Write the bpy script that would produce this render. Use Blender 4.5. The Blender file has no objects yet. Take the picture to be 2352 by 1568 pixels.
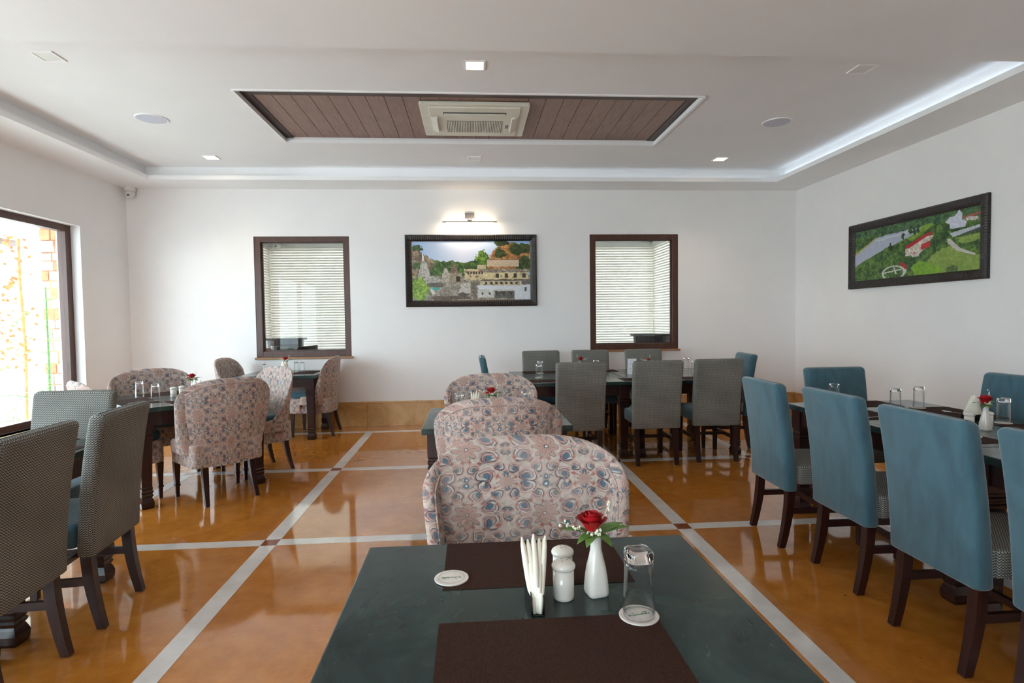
import bpy, bmesh, math, random
import numpy as np
from mathutils import Vector, Matrix
random.seed(7)
PI = math.pi
S = bpy.context.scene
COL = S.collection

# ------------------------------------------------------------------ camera
cam_d = bpy.data.cameras.new('camera'); cam = bpy.data.objects.new('camera', cam_d); COL.objects.link(cam)
F = Vector((0.07119595, 0.99670271, -0.038921)); R_ = Vector((0.99733549, -0.07175499, -0.01315862)); U = Vector((0.01590801, 0.03788046, 0.99915565))
m = Matrix((R_, U, -F)).transposed().to_4x4(); m.translation = (0, 0, 1.38)
cam.matrix_world = m
cam_d.sensor_width = 36.0; cam_d.lens = 1312.5 * 36.0 / 2352.0
cam_d.clip_start = 0.02; cam_d.clip_end = 200
S.camera = cam

# ------------------------------------------------------------------ light
W = bpy.data.worlds.new('sky'); S.world = W; W.use_nodes = True
bg = W.node_tree.nodes['Background']; bg.inputs[0].default_value = (0.74, 0.885, 1.0, 1); bg.inputs[1].default_value = 11.5
S.view_settings.view_transform = 'Standard'; S.view_settings.look = 'None'; S.view_settings.gamma = 1
S.view_settings.use_curve_mapping = False
S.view_settings.exposure = 0.22
S.cycles.max_bounces = 14; S.cycles.diffuse_bounces = 8; S.cycles.glossy_bounces = 6
S.cycles.transmission_bounces = 10; S.cycles.transparent_max_bounces = 12
S.cycles.caustics_reflective = False; S.cycles.caustics_refractive = False
S.cycles.use_denoising = True; S.cycles.sample_clamp_indirect = 6

def portal(name, loc, rot, sx, sy):
    d = bpy.data.lights.new(name, 'AREA'); d.shape = 'RECTANGLE'; d.size = sx; d.size_y = sy; d.cycles.is_portal = True
    o = bpy.data.objects.new(name, d); COL.objects.link(o); o.location = loc; o.rotation_euler = rot; return o
portal('portal_far_window', (-4.62, 4.70, 1.42), (0, -PI/2, 0), 2.1, 4.0)
portal('portal_near_window', (-4.62, 0.0, 1.42), (0, -PI/2, 0), 2.1, 4.0)
portal('portal_glass_wall', (-2.3, -2.75, 1.42), (PI/2, 0, 0), 2.2, 2.1)

# ------------------------------------------------------------------ node helpers
class N:
    """tiny expression builder over Math nodes"""
    def __init__(s, t, sock): s.t = t; s.s = sock
    def _m(s, op, *a):
        n = s.t.nodes.new('ShaderNodeMath'); n.operation = op
        for i, v in enumerate((s,) + a):
            if isinstance(v, N): s.t.links.new(v.s, n.inputs[i])
            else: n.inputs[i].default_value = v
        return N(s.t, n.outputs[0])
    def __add__(s, o): return s._m('ADD', o)
    def __radd__(s, o): return s._m('ADD', o)
    def __sub__(s, o): return s._m('SUBTRACT', o)
    def __mul__(s, o): return s._m('MULTIPLY', o)
    def __rmul__(s, o): return s._m('MULTIPLY', o)
    def __truediv__(s, o): return s._m('DIVIDE', o)
    def abs(s): return s._m('ABSOLUTE')
    def sin(s): return s._m('SINE')
    def cos(s): return s._m('COSINE')
    def frac(s): return s._m('FRACT')
    def ping(s, p): return s._m('PINGPONG', p)
    def lt(s, v): return s._m('LESS_THAN', v)
    def gt(s, v): return s._m('GREATER_THAN', v)
    def min(s, v): return s._m('MINIMUM', v)
    def max(s, v): return s._m('MAXIMUM', v)
    def log(s): return s._m('LOGARITHM', 2.718)
    def atan2(s, o): return s._m('ARCTAN2', o)
    def pow(s, v): return s._m('POWER', v)
    def below(s, v, w):   # soft mask: 1 where s < v
        n = s.t.nodes.new('ShaderNodeMapRange'); s.t.links.new(s.s, n.inputs[0])
        n.inputs[1].default_value = v - w; n.inputs[2].default_value = v + w; n.inputs[3].default_value = 1; n.inputs[4].default_value = 0
        return N(s.t, n.outputs[0])
def hyp(a, b): return (a*a + b*b).pow(0.5)

def srgb(r, g, b):
    f = lambda c: (c/255/12.92) if c/255 <= .04045 else ((c/255+.055)/1.055)**2.4
    return (f(r), f(g), f(b), 1)

def new_mat(name, color=(.8, .8, .8, 1), rough=.5, metal=0, spec=None, coat=0, coat_rough=.05, sheen=0):
    M = bpy.data.materials.new(name); M.use_nodes = True
    b = M.node_tree.nodes['Principled BSDF']
    b.inputs['Base Color'].default_value = color; b.inputs['Roughness'].default_value = rough; b.inputs['Metallic'].default_value = metal
    if spec is not None: b.inputs['Specular IOR Level'].default_value = spec
    b.inputs['Coat Weight'].default_value = coat; b.inputs['Coat Roughness'].default_value = coat_rough
    b.inputs['Sheen Weight'].default_value = sheen
    return M
def nt(M): return M.node_tree, M.node_tree.nodes['Principled BSDF']
def coord(t, kind='Object', scale=(1, 1, 1), rot=(0, 0, 0)):
    c = t.nodes.new('ShaderNodeTexCoord'); mp = t.nodes.new('ShaderNodeMapping'); mp.inputs['Scale'].default_value = scale; mp.inputs['Rotation'].default_value = rot
    t.links.new(c.outputs[kind], mp.inputs[0]); return mp.outputs[0]
def noise(t, vec, scale, detail=4, rough=.5, dist=0):
    n = t.nodes.new('ShaderNodeTexNoise'); n.inputs['Scale'].default_value = scale; n.inputs['Detail'].default_value = detail
    n.inputs['Roughness'].default_value = rough; n.inputs['Distortion'].default_value = dist; t.links.new(vec, n.inputs['Vector']); return n.outputs[0]
def ramp(t, fac, stops):
    n = t.nodes.new('ShaderNodeValToRGB'); e = n.color_ramp.elements
    while len(e) < len(stops): e.new(0.5)
    for i, (p, c) in enumerate(stops): e[i].position = p; e[i].color = c
    t.links.new(fac, n.inputs[0]); return n.outputs[0]
def mix(t, fac, a, b, mode='MIX'):
    n = t.nodes.new('ShaderNodeMix'); n.data_type = 'RGBA'; n.blend_type = mode
    for k, v in ((0, fac), (6, a), (7, b)):
        if isinstance(v, N): v = v.s
        if isinstance(v, (float, int, tuple)): n.inputs[k].default_value = v
        else: t.links.new(v, n.inputs[k])
    return n.outputs[2]
def bump(t, b, h, strength, dist=.002):
    n = t.nodes.new('ShaderNodeBump'); n.inputs['Strength'].default_value = strength; n.inputs['Distance'].default_value = dist
    if isinstance(h, N): h = h.s
    t.links.new(h, n.inputs['Height']); t.links.new(n.outputs[0], b.inputs['Normal'])

MT = {}
def mottled(name, c1, c2, scale, rough=.5, lo=.35, hi=.65, bstr=0, **k):
    M = new_mat(name, rough=rough, **k); t, b = nt(M)
    f = noise(t, coord(t), scale, 5, .6)
    t.links.new(ramp(t, f, [(lo, c1), (hi, c2)]), b.inputs['Base Color'])
    if bstr: bump(t, b, f, bstr)
    MT[name] = M; return M

mottled('wall_paint', srgb(236, 234, 234), srgb(240, 238, 237), 1.5, .75)
mottled('ceiling_paint', srgb(236, 236, 238), srgb(240, 240, 241), 1.2, .7)
mottled('trim_white', srgb(242, 243, 244), srgb(245, 245, 246), 2, .5)
def floor_mat():
    M = new_mat('polished_floor', rough=.07, spec=.6, coat=.35, coat_rough=.03); t, b = nt(M); v = coord(t)
    a = noise(t, v, 1.1, 6, .62, .6); d = noise(t, v, 9, 6, .7); s = noise(t, coord(t, scale=(1, 1.6, 1)), 24, 3, .5)
    base = ramp(t, a, [(.3, srgb(158, 94, 30)), (.5, srgb(184, 114, 42)), (.72, srgb(202, 136, 62))])
    base = mix(t, .35, base, ramp(t, d, [(.35, srgb(146, 84, 26)), (.65, srgb(198, 132, 58))]))
    base = mix(t, ramp(t, s, [(.24, (1, 1, 1, 1)), (.29, (0, 0, 0, 1))]), base, srgb(105, 56, 22))
    t.links.new(base, b.inputs['Base Color'])
    t.links.new(ramp(t, d, [(.3, (.05,)*3 + (1,)), (.8, (.12,)*3 + (1,))]), b.inputs['Roughness'])
    bump(t, b, noise(t, v, 2.2, 2), .05, .004)
    MT['floor'] = M
floor_mat()
mottled('marble_strip', srgb(205, 200, 196), srgb(222, 218, 214), 5, .10, spec=.5, coat=.3)
mottled('brown_square', srgb(120, 58, 22), srgb(140, 72, 30), 12, .1, coat=.3)
def travertine():
    M = new_mat('travertine', rough=.3); t, b = nt(M); v = coord(t)
    a = noise(t, v, 3.5, 8, .65, .8); s = noise(t, coord(t, scale=(1, 1, 1.6)), 40, 4, .6)
    c = ramp(t, a, [(.3, srgb(168, 122, 62)), (.5, srgb(196, 152, 92)), (.68, srgb(214, 178, 124))])
    c = mix(t, ramp(t, s, [(.30, (1, 1, 1, 1)), (.36, (0, 0, 0, 1))]), c, srgb(140, 96, 48)); t.links.new(c, b.inputs['Base Color'])
    MT['travertine'] = M
travertine()
def wood(name, c1, c2, rough=.35, axis='z', scale=6):
    M = new_mat(name, rough=rough); t, b = nt(M)
    sc = {'z': (8, 8, .8), 'y': (8, .8, 8), 'x': (.8, 8, 8)}[axis]
    f = noise(t, coord(t, scale=sc), scale, 6, .6, .5)
    t.links.new(ramp(t, f, [(.3, c1), (.7, c2)]), b.inputs['Base Color']); bump(t, b, f, .08)
    MT[name] = M; return M
wood('mahogany', srgb(28, 11, 10), srgb(52, 22, 18), .3)
wood('window_wood', srgb(66, 38, 28), srgb(86, 52, 40), .4)
wood('plank_wood', srgb(122, 92, 82), srgb(148, 118, 106), .45, 'y')
wood('plank_border', srgb(52, 26, 20), srgb(66, 36, 28), .45, 'y')
wood('sill_wood', srgb(150, 108, 70), srgb(172, 130, 92), .5, 'x')
wood('dark_wood', srgb(30, 20, 20), srgb(44, 32, 30), .3)
def marble_top():
    M = new_mat('green_marble', rough=.16, spec=.38); t, b = nt(M); v = coord(t)
    a = noise(t, v, 3.2, 8, .62, 1.2); e = noise(t, v, 14, 6, .7, .5)
    c = ramp(t, a, [(.3, srgb(28, 42, 42)), (.5, srgb(40, 58, 57)), (.7, srgb(56, 76, 74))])
    c = mix(t, ramp(t, e, [(.66, (0, 0, 0, 1)), (.76, (.5, .5, .5, 1))]), c, srgb(130, 146, 142)); t.links.new(c, b.inputs['Base Color'])
    t.links.new(ramp(t, e, [(.3, (.12,)*3 + (1,)), (.7, (.26,)*3 + (1,))]), b.inputs['Roughness']); MT['marble'] = M
marble_top()
def mat_weave():
    M = new_mat('placemat_weave', rough=.85, spec=.15); t, b = nt(M)
    c = t.nodes.new('ShaderNodeTexCoord'); sp = t.nodes.new('ShaderNodeSeparateXYZ'); t.links.new(c.outputs['Object'], sp.inputs[0])
    x, y = N(t, sp.outputs[0]), N(t, sp.outputs[1])
    h = ((x/.0022*PI).sin().abs()*.6 + (y/.0016*PI).sin().abs()*.4)
    f = noise(t, coord(t, scale=(1, .25, 1)), 900, 2)
    c1 = ramp(t, f, [(.35, srgb(46, 26, 20)), (.65, srgb(80, 50, 38))])
    c2 = mix(t, h, srgb(26, 19, 19), c1); t.links.new(c2, b.inputs['Base Color']); bump(t, b, h, .4, .0008); MT['mat'] = M
mat_weave()
def velvet():
    M = new_mat('teal_velvet', rough=.75, sheen=.35); t, b = nt(M)
    a = noise(t, coord(t, scale=(2.2, 2.2, .8)), 5, 5, .6, .8)
    t.links.new(ramp(t, a, [(.32, srgb(42, 78, 92)), (.68, srgb(57, 98, 112))]), b.inputs['Base Color'])
    bump(t, b, noise(t, coord(t), 220, 2), .15, .001); MT['teal'] = M
velvet()
def grey_weave():
    M = new_mat('grey_scallop_weave', rough=.8); t, b = nt(M)
    c = t.nodes.new('ShaderNodeTexCoord'); sp = t.nodes.new('ShaderNodeSeparateXYZ'); t.links.new(c.outputs['UV'], sp.inputs[0])
    u, v = N(t, sp.outputs[0]), N(t, sp.outputs[1])
    row = (v/.0105 + (u/.0128*PI).sin().abs()*.75).frac()
    dots = (u/.0128).ping(.5)
    k = row.below(.46, .1)*(dots.gt(.04))
    wn = noise(t, coord(t), 4, 3)
    light = ramp(t, wn, [(.3, srgb(146, 145, 136)), (.7, srgb(172, 171, 162))])
    t.links.new(mix(t, k, srgb(52, 54, 56), light), b.inputs['Base Color']); bump(t, b, k, .4, .0015); MT['grey'] = M
grey_weave()
def floral():
    M = new_mat('floral_damask', rough=.8, sheen=.15); t, b = nt(M)
    c = t.nodes.new('ShaderNodeTexCoord')
    wn = t.nodes.new('ShaderNodeTexNoise'); wn.inputs['Scale'].default_value = 17; wn.inputs['Detail'].default_value = 2; t.links.new(c.outputs['UV'], wn.inputs['Vector'])
    sp = t.nodes.new('ShaderNodeSeparateXYZ'); t.links.new(c.outputs['UV'], sp.inputs[0])
    sw = t.nodes.new('ShaderNodeSeparateColor'); t.links.new(wn.outputs['Color'], sw.inputs[0])
    P = .115
    X0 = N(t, sp.outputs[0]) + (N(t, sw.outputs[0]) - .5)*.034; Y0 = N(t, sp.outputs[1]) + (N(t, sw.outputs[1]) - .5)*.034
    x, y = X0.ping(P), Y0.ping(P)
    w = .0009
    fine = N(t, noise(t, c.outputs['UV'], 60, 3)); col = ramp(t, fine.s, [(.3, srgb(166, 152, 143)), (.7, srgb(196, 184, 174))])
    cream, pink, teal, dark, red, grn = srgb(204, 196, 190), srgb(176, 142, 130), srgb(78, 110, 126), srgb(64, 66, 76), srgb(154, 92, 86), srgb(92, 116, 116)
    def put(mask, color):
        nonlocal col; col = mix(t, mask, col, color)
    def scroll(cx, cy, r, flip, fill):
        nonlocal col
        dx, dy = (x - cx)*flip, y - cy; d = hyp(dx, dy); th = dy.atan2(dx)
        inside = d.below(r, w)
        put(inside*.35, cream)
        blob = hyp(dx + r*.28, dy - r*.10)
        put(blob.below(r*.46, w*2)*inside, fill)
        sph = ((d/r).max(.05).log()*4.2 + th).sin()
        put((sph.abs()).below(.26, .08)*inside*d.gt(r*.12), dark)
        put((sph - .7).abs().below(.22, .08)*inside*d.gt(r*.3), red)
        put((d - r).abs().below(.0024, w)*th.below(1.9, .2), pink)
        put((d - r*.84).abs().below(.0014, w*.8)*th.gt(-.9), dark)
    scroll(.068, .028, .026, 1, teal); scroll(.024, .068, .019, -1, grn); scroll(.092, .070, .017, 1, teal)
    scroll(.052, .096, .024, -1, teal); scroll(.110, .014, .012, 1, grn)
    for (cx, cy) in ((.0, .104), (.115, .090)):
        dx, dy = x - cx, y - cy; d = hyp(dx*1.3, dy)
        put(d.below(.014, w), pink); put(d.below(.0105, w), teal); put(d.below(.004, w), cream)
    for (cx, cy) in ((.044, .046), (.086, .036), (.084, .098), (.012, .042)):
        d = (x - cx).abs()*1.3 + (y - cy).abs()
        put(d.below(.0115, w), pink); put(d.below(.0065, w), red)
    vein = ((x*95).sin() + (y*88 + x*40).cos()); put(vein.abs().below(.07, .05)*.55, dark)
    for (cx, cy, rr, n, c1) in ((0, 0, .040, 4, pink), (.115, .115, .026, 6, pink)):
        dx, dy = x - cx, y - cy; d = hyp(dx, dy); th = dy.atan2(dx)
        pet = ((th*n).cos().abs())*rr*.55 + rr*.5
        put((d - pet).below(.0018, w), dark); put((d - pet).below(0, w), c1)
        streak = (th*n*2).sin().abs().below(.22, .1)*(d - pet*.7).below(0, .003)
        put(streak, dark); put(d.below(rr*.16, w), dark); put(d.below(rr*.10, w), cream)
    wash = noise(t, c.outputs['UV'], 9, 3)
    col = mix(t, ramp(t, wash, [(.4, (0, 0, 0, 1)), (.75, (.35, .35, .35, 1))]), col, srgb(206, 190, 182))
    t.links.new(col, b.inputs['Base Color']); bump(t, b, noise(t, c.outputs['UV'], 500, 2), .12, .001); MT['floral'] = M
floral()
mottled('napkin_paper', srgb(232, 226, 208), srgb(242, 238, 224), 30, .85)
mottled('porcelain', srgb(226, 222, 214), srgb(232, 229, 222), 5, .15, coat=.5)
mottled('card_paper', srgb(228, 230, 236), srgb(236, 238, 242), 20, .6)
mottled('coaster_board', srgb(214, 206, 198), srgb(226, 220, 212), 40, .8)
mottled('coaster_print', srgb(120, 118, 112), srgb(130, 128, 122), 40, .8)
mottled('green_print', srgb(74, 116, 92), srgb(96, 136, 110), 90, .8)
mottled('grey_print', srgb(120, 124, 136), srgb(140, 144, 156), 40, .8)
mottled('black_steel', (.012, .012, .014, 1), (.02, .02, .022, 1), 30, .25, metal=.6)
mottled('chrome', (.7, .7, .72, 1), (.8, .8, .82, 1), 10, .12, metal=1)
mottled('brushed_nickel', (.42, .38, .34, 1), (.5, .46, .42, 1), 60, .3, metal=1)
mottled('rose_red', srgb(150, 8, 18), srgb(190, 18, 28), 40, .55)
mottled('leaf_green', srgb(58, 92, 34), srgb(92, 128, 56), 30, .5)
mottled('palm_green', srgb(80, 140, 60), srgb(130, 180, 90), 8, .5)
mottled('dry_leaf', srgb(176, 110, 60), srgb(206, 140, 90), 12, .7)
mottled('bud_white', srgb(226, 226, 196), srgb(240, 240, 222), 60, .6)
mottled('ac_plastic', srgb(214, 210, 196), srgb(222, 219, 206), 4, .45)
mottled('ac_dark', srgb(70, 68, 62), srgb(84, 82, 76), 20, .6)
mottled('speaker_mesh', srgb(196, 198, 212), srgb(206, 208, 220), 200, .7)
mottled('black_lens', (.01, .01, .012, 1), (.015, .015, .017, 1), 10, .1)
mottled('plastic_white', srgb(222, 222, 220), srgb(230, 230, 228), 10, .4)
mottled('terrace', srgb(214, 210, 204), srgb(226, 222, 216), 2, .7)
mottled('lawn_green', srgb(126, 168, 92), srgb(160, 196, 120), 3, .9)
mottled('pillar_stone', srgb(150, 140, 132), srgb(190, 180, 172), 9, .9, bstr=.4)
mottled('terracotta', srgb(176, 110, 78), srgb(206, 146, 110), 5, .85)
mottled('plaster_outside', srgb(232, 230, 226), srgb(238, 236, 232), 1, .8)
mottled('dado_grey', srgb(74, 84, 88), srgb(88, 98, 102), 2, .6)
def frame_mat():
    M = new_mat('black_ribbed_frame', rough=.38); t, b = nt(M)
    c = t.nodes.new('ShaderNodeTexCoord'); sp = t.nodes.new('ShaderNodeSeparateXYZ'); t.links.new(c.outputs['UV'], sp.inputs[0])
    k = (N(t, sp.outputs[0])/.012*PI).sin()
    t.links.new(mix(t, N(t, noise(t, coord(t), 12, 4)), srgb(24, 20, 20), srgb(40, 32, 30)), b.inputs['Base Color']); bump(t, b, k, .5, .002); MT['frame'] = M
frame_mat()
def emis(name, color, strength):
    M = bpy.data.materials.new(name); M.use_nodes = True; t = M.node_tree; t.nodes.clear()
    e = t.nodes.new('ShaderNodeEmission'); o = t.nodes.new('ShaderNodeOutputMaterial'); e.inputs[0].default_value = color; e.inputs[1].default_value = strength
    t.links.new(e.outputs[0], o.inputs[0]); MT[name] = M
emis('lamp_glow', (1, .74, .45, 1), 14); emis('tube_glow', (1, .78, .5, 1), 8)
def glass_mats():
    M = new_mat('tumbler_glass', (1, 1, 1, 1), .0); b = nt(M)[1]; b.inputs['Transmission Weight'].default_value = 1; b.inputs['IOR'].default_value = 1.47; MT['glass'] = M
    M = bpy.data.materials.new('window_pane_glass'); M.use_nodes = True; t = M.node_tree; t.nodes.clear()
    tr = t.nodes.new('ShaderNodeBsdfTransparent'); gl = t.nodes.new('ShaderNodeBsdfGlossy'); gl.inputs['Roughness'].default_value = 0
    lw = t.nodes.new('ShaderNodeLayerWeight'); lw.inputs[0].default_value = .5; fr = (N(t, lw.outputs['Facing']).pow(5)*.7 + .016)
    mx = t.nodes.new('ShaderNodeMixShader'); o = t.nodes.new('ShaderNodeOutputMaterial')
    tr.inputs[0].default_value = (.95, .97, .96, 1)
    t.links.new(fr.s, mx.inputs[0]); t.links.new(tr.outputs[0], mx.inputs[1]); t.links.new(gl.outputs[0], mx.inputs[2]); t.links.new(mx.outputs[0], o.inputs[0]); MT['pane'] = M
    M2 = M.copy(); M2.name = 'thin_tumbler_glass'; MT['thin'] = M2
    for q in M2.node_tree.nodes:
        if q.type == 'BSDF_TRANSPARENT': q.inputs[0].default_value = (.985, .99, .99, 1)
        if q.type == 'MATH' and q.operation == 'POWER': q.inputs[1].default_value = 2.2
        if q.type == 'MATH' and q.operation == 'MULTIPLY': q.inputs[1].default_value = .8
    M = bpy.data.materials.new('blind_fabric'); M.use_nodes = True; t = M.node_tree; t.nodes.clear()
    d = t.nodes.new('ShaderNodeBsdfDiffuse'); tl = t.nodes.new('ShaderNodeBsdfTranslucent'); mx = t.nodes.new('ShaderNodeMixShader'); o = t.nodes.new('ShaderNodeOutputMaterial')
    nz = noise(t, coord(t), 6, 2); cr = ramp(t, nz, [(.3, srgb(216, 209, 198)), (.7, srgb(224, 218, 208))])
    t.links.new(cr, d.inputs[0]); t.links.new(cr, tl.inputs[0]); mx.inputs[0].default_value = .03
    t.links.new(d.outputs[0], mx.inputs[1]); t.links.new(tl.outputs[0], mx.inputs[2]); t.links.new(mx.outputs[0], o.inputs[0]); MT['blind'] = M
glass_mats()

# ------------------------------------------------------------------ geometry helpers
def box_uv(me):
    uv = me.uv_layers.new(name='UVMap')
    nl = len(me.loops); vi = np.empty(nl, dtype=np.int32); me.loops.foreach_get('vertex_index', vi)
    co = np.empty(len(me.vertices)*3); me.vertices.foreach_get('co', co); co = co.reshape(-1, 3)
    nrm = np.empty(len(me.polygons)*3); me.polygons.foreach_get('normal', nrm); nrm = np.abs(nrm.reshape(-1, 3))
    tot = np.empty(len(me.polygons), dtype=np.int32); me.polygons.foreach_get('loop_total', tot)
    ax = np.repeat(np.argmax(nrm, axis=1), tot); p = co[vi]
    u = np.where(ax == 0, p[:, 1], p[:, 0]); v = np.where(ax == 2, p[:, 1], p[:, 2])
    uv.data.foreach_set('uv', np.stack([u, v], 1).ravel())
def mesh_from(name, verts, faces, mat, smooth=False, uvs=None):
    me = bpy.data.meshes.new(name); me.from_pydata(verts, [], faces); me.update()
    if uvs is not None:
        uv = me.uv_layers.new(name='UVMap'); vi = np.empty(len(me.loops), dtype=np.int32); me.loops.foreach_get('vertex_index', vi)
        uv.data.foreach_set('uv', np.array(uvs)[vi].ravel())
    else: box_uv(me)
    me.materials.append(MT[mat])
    if smooth: me.polygons.foreach_set('use_smooth', [True]*len(me.polygons))
    return me
def obj(name, me, parent=None, loc=(0, 0, 0), rz=0, label=None):
    o = bpy.data.objects.new(name, me); COL.objects.link(o); o.location = loc; o.rotation_euler = (0, 0, rz)
    if parent is not None: o.parent = parent
    if label: o['label'] = label
    return o
class G:
    """collects shapes into one mesh"""
    def __init__(s): s.v = []; s.f = []
    def add(s, v, f):
        k = len(s.v); s.v += [tuple(p) for p in v]; s.f += [tuple(i + k for i in q) for q in f]; return s
    def box(s, x0, x1, y0, y1, z0, z1, bev=0):
        if not bev:
            v = [(x, y, z) for z in (z0, z1) for y in (y0, y1) for x in (x0, x1)]
            return s.add(v, [(0, 2, 3, 1), (4, 5, 7, 6), (0, 1, 5, 4), (2, 6, 7, 3), (0, 4, 6, 2), (1, 3, 7, 5)])
        bm = bmesh.new(); bmesh.ops.create_cube(bm, size=1)
        for q in bm.verts: q.co = ((x0+x1)/2 + q.co.x*(x1-x0), (y0+y1)/2 + q.co.y*(y1-y0), (z0+z1)/2 + q.co.z*(z1-z0))
        bmesh.ops.bevel(bm, geom=bm.edges[:], offset=bev, segments=2, profile=.5, affect='EDGES')
        bm.verts.index_update(); s.add([q.co[:] for q in bm.verts], [[q.index for q in f.verts] for f in bm.faces]); bm.free(); return s
    def loft(s, rings, cap0=True, cap1=True):
        n = len(rings[0]); v = [p for r in rings for p in r]; f = []
        for i in range(len(rings)-1):
            for j in range(n):
                a, b = i*n + j, i*n + (j+1) % n; f.append((a, b, b + n, a + n))
        if cap0: f.append(tuple(range(n-1, -1, -1)))
        if cap1: f.append(tuple((len(rings)-1)*n + j for j in range(n)))
        return s.add(v, f)
    def sq(s, prof, x=0, y=0, rot=0, off=None):   # square section column from (z, half width)
        rs = []
        for k, (z, h) in enumerate(prof):
            ox, oy = off(z) if off else (0, 0); r = []
            for cx, cy in ((-1, -1), (1, -1), (1, 1), (-1, 1)):
                px, py = cx*h, cy*h; r.append((x + ox + px*math.cos(rot) - py*math.sin(rot), y + oy + px*math.sin(rot) + py*math.cos(rot), z))
            rs.append(r)
        return s.loft(rs)
    def lathe(s, prof, x=0, y=0, n=20, cap0=True, cap1=True, sup=None):
        rs = []
        for k, (z, r) in enumerate(prof):
            e = sup(z) if sup else 2; q = []
            for j in range(n):
                a = 2*PI*j/n; c, d = math.cos(a), math.sin(a); g = (abs(c)**e + abs(d)**e)**(-1/e)
                q.append((x + r*g*c, y + r*g*d, z))
            rs.append(q)
        return s.loft(rs, cap0, cap1)
    def tube(s, pts, r, n=8):
        P = [Vector(p) for p in pts]; rs = []
        for i, p in enumerate(P):
            d = (P[min(i+1, len(P)-1)] - P[max(i-1, 0)]).normalized(); a = d.orthogonal().normalized() if i == 0 else None
            if i == 0: ref = a
            a = (ref - d*ref.dot(d)).normalized(); ref = a; b2 = d.cross(a); rr = r[i] if isinstance(r, (list, tuple)) else r
            rs.append([tuple(p + (a*math.cos(2*PI*j/n) + b2*math.sin(2*PI*j/n))*rr) for j in range(n)])
        return s.loft(rs)
    def build(s, name, mat, parent=None, smooth=False, loc=(0, 0, 0), rz=0, label=None):
        me = mesh_from(name, s.v, s.f, mat, smooth)
        if smooth == 'auto': pass
        return obj(name, me, parent, loc, rz, label)
def rrect(w, d, r, z, cx=0, cy=0, n=4):
    out = []
    for (sx, sy, a0) in ((1, -1, -PI/2), (1, 1, 0), (-1, 1, PI/2), (-1, -1, PI)):
        for k in range(n+1):
            a = a0 + PI/2*k/n; out.append((cx + sx*(w/2 - r) + r*math.cos(a), cy + sy*(d/2 - r) + r*math.sin(a), z))
    return out
def pillow(g, w, d, z0, z1, r, e=.02, cx=0, cy=0, crown=0):
    rs = []
    for k in range(5):
        a = PI/2*k/4; rs.append(rrect(w - 2*e*(1-math.sin(a)), d - 2*e*(1-math.sin(a)), max(r - e*(1-math.sin(a)), .004), z0 + e*(1-math.cos(a)), cx, cy))
    for k in range(5):
        a = PI/2*k/4; rs.append(rrect(w - 2*e*(1-math.cos(a)), d - 2*e*(1-math.cos(a)), max(r - e*(1-math.cos(a)), .004), z1 - e*(1-math.sin(a)), cx, cy))
    if crown:
        rs.append(rrect((w-2*e)*.7, (d-2*e)*.7, r, z1 + crown*.7, cx, cy)); rs.append(rrect((w-2*e)*.3, (d-2*e)*.3, r*.5, z1 + crown, cx, cy))
    return g.loft(rs)
def tag(o, label=None, cat=None, group=None, kind=None):
    if label: o['label'] = label
    if cat: o['category'] = cat
    if group: o['group'] = group
    if kind: o['kind'] = kind
    return o
def empty(name, loc=(0, 0, 0), rz=0):
    o = bpy.data.objects.new(name, None); COL.objects.link(o); o.location = loc; o.rotation_euler = (0, 0, rz); o.empty_display_size = .1; return o
def dup(root, loc, rz=0):
    r = root.copy(); COL.objects.link(r); r.location = loc; r.rotation_euler = (0, 0, rz)
    for ch in list(root.children):
        c = ch.copy(); COL.objects.link(c); c.parent = r
        for g in list(ch.children):
            d = g.copy(); COL.objects.link(d); d.parent = c
    return r
PROTO = {}
def place(kind, maker, loc, rz, label, cat, group=None):
    if kind not in PROTO: o = PROTO[kind] = maker(); o.location = loc; o.rotation_euler = (0, 0, rz)
    else: o = dup(PROTO[kind], loc, rz)
    for k in ('label', 'category', 'group'):
        if k in o: del o[k]
    return tag(o, label, cat, group)
def D(a): return math.radians(a)

# ------------------------------------------------------------------ the room shell
XL, XR, YB, YF, ZS, ZT = -4.31, 4.47, 7.59, -2.6, 3.085, 3.248
fl = tag(G().box(-4.6, 4.6, YF-.1, 7.7, -.12, 0).build('floor', 'floor'), kind='structure')
SX = [-3.90, -2.59, -1.275, .05, 1.372, 2.72, 4.04]; SY = [-1.66, .11, 1.87, 3.633, 5.392, 7.19]; hw = .048; t_ = .0012
for x in SX:
    for a, b_ in zip(SY[:-1], SY[1:]): G().box(x-hw, x+hw, a+hw, b_-hw, 0, t_).build('inlay_strip', 'marble_strip', fl)
for y in SY:
    for a, b_ in zip(SX[:-1], SX[1:]): G().box(a+hw, b_-hw, y-hw, y+hw, 0, t_).build('inlay_strip', 'marble_strip', fl)
    for x in SX: G().box(x-hw, x+hw, y-hw, y+hw, 0, t_).build('inlay_square', 'brown_square' if y < 7 and -3 < x < 3.5 else 'marble_strip', fl)

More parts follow.
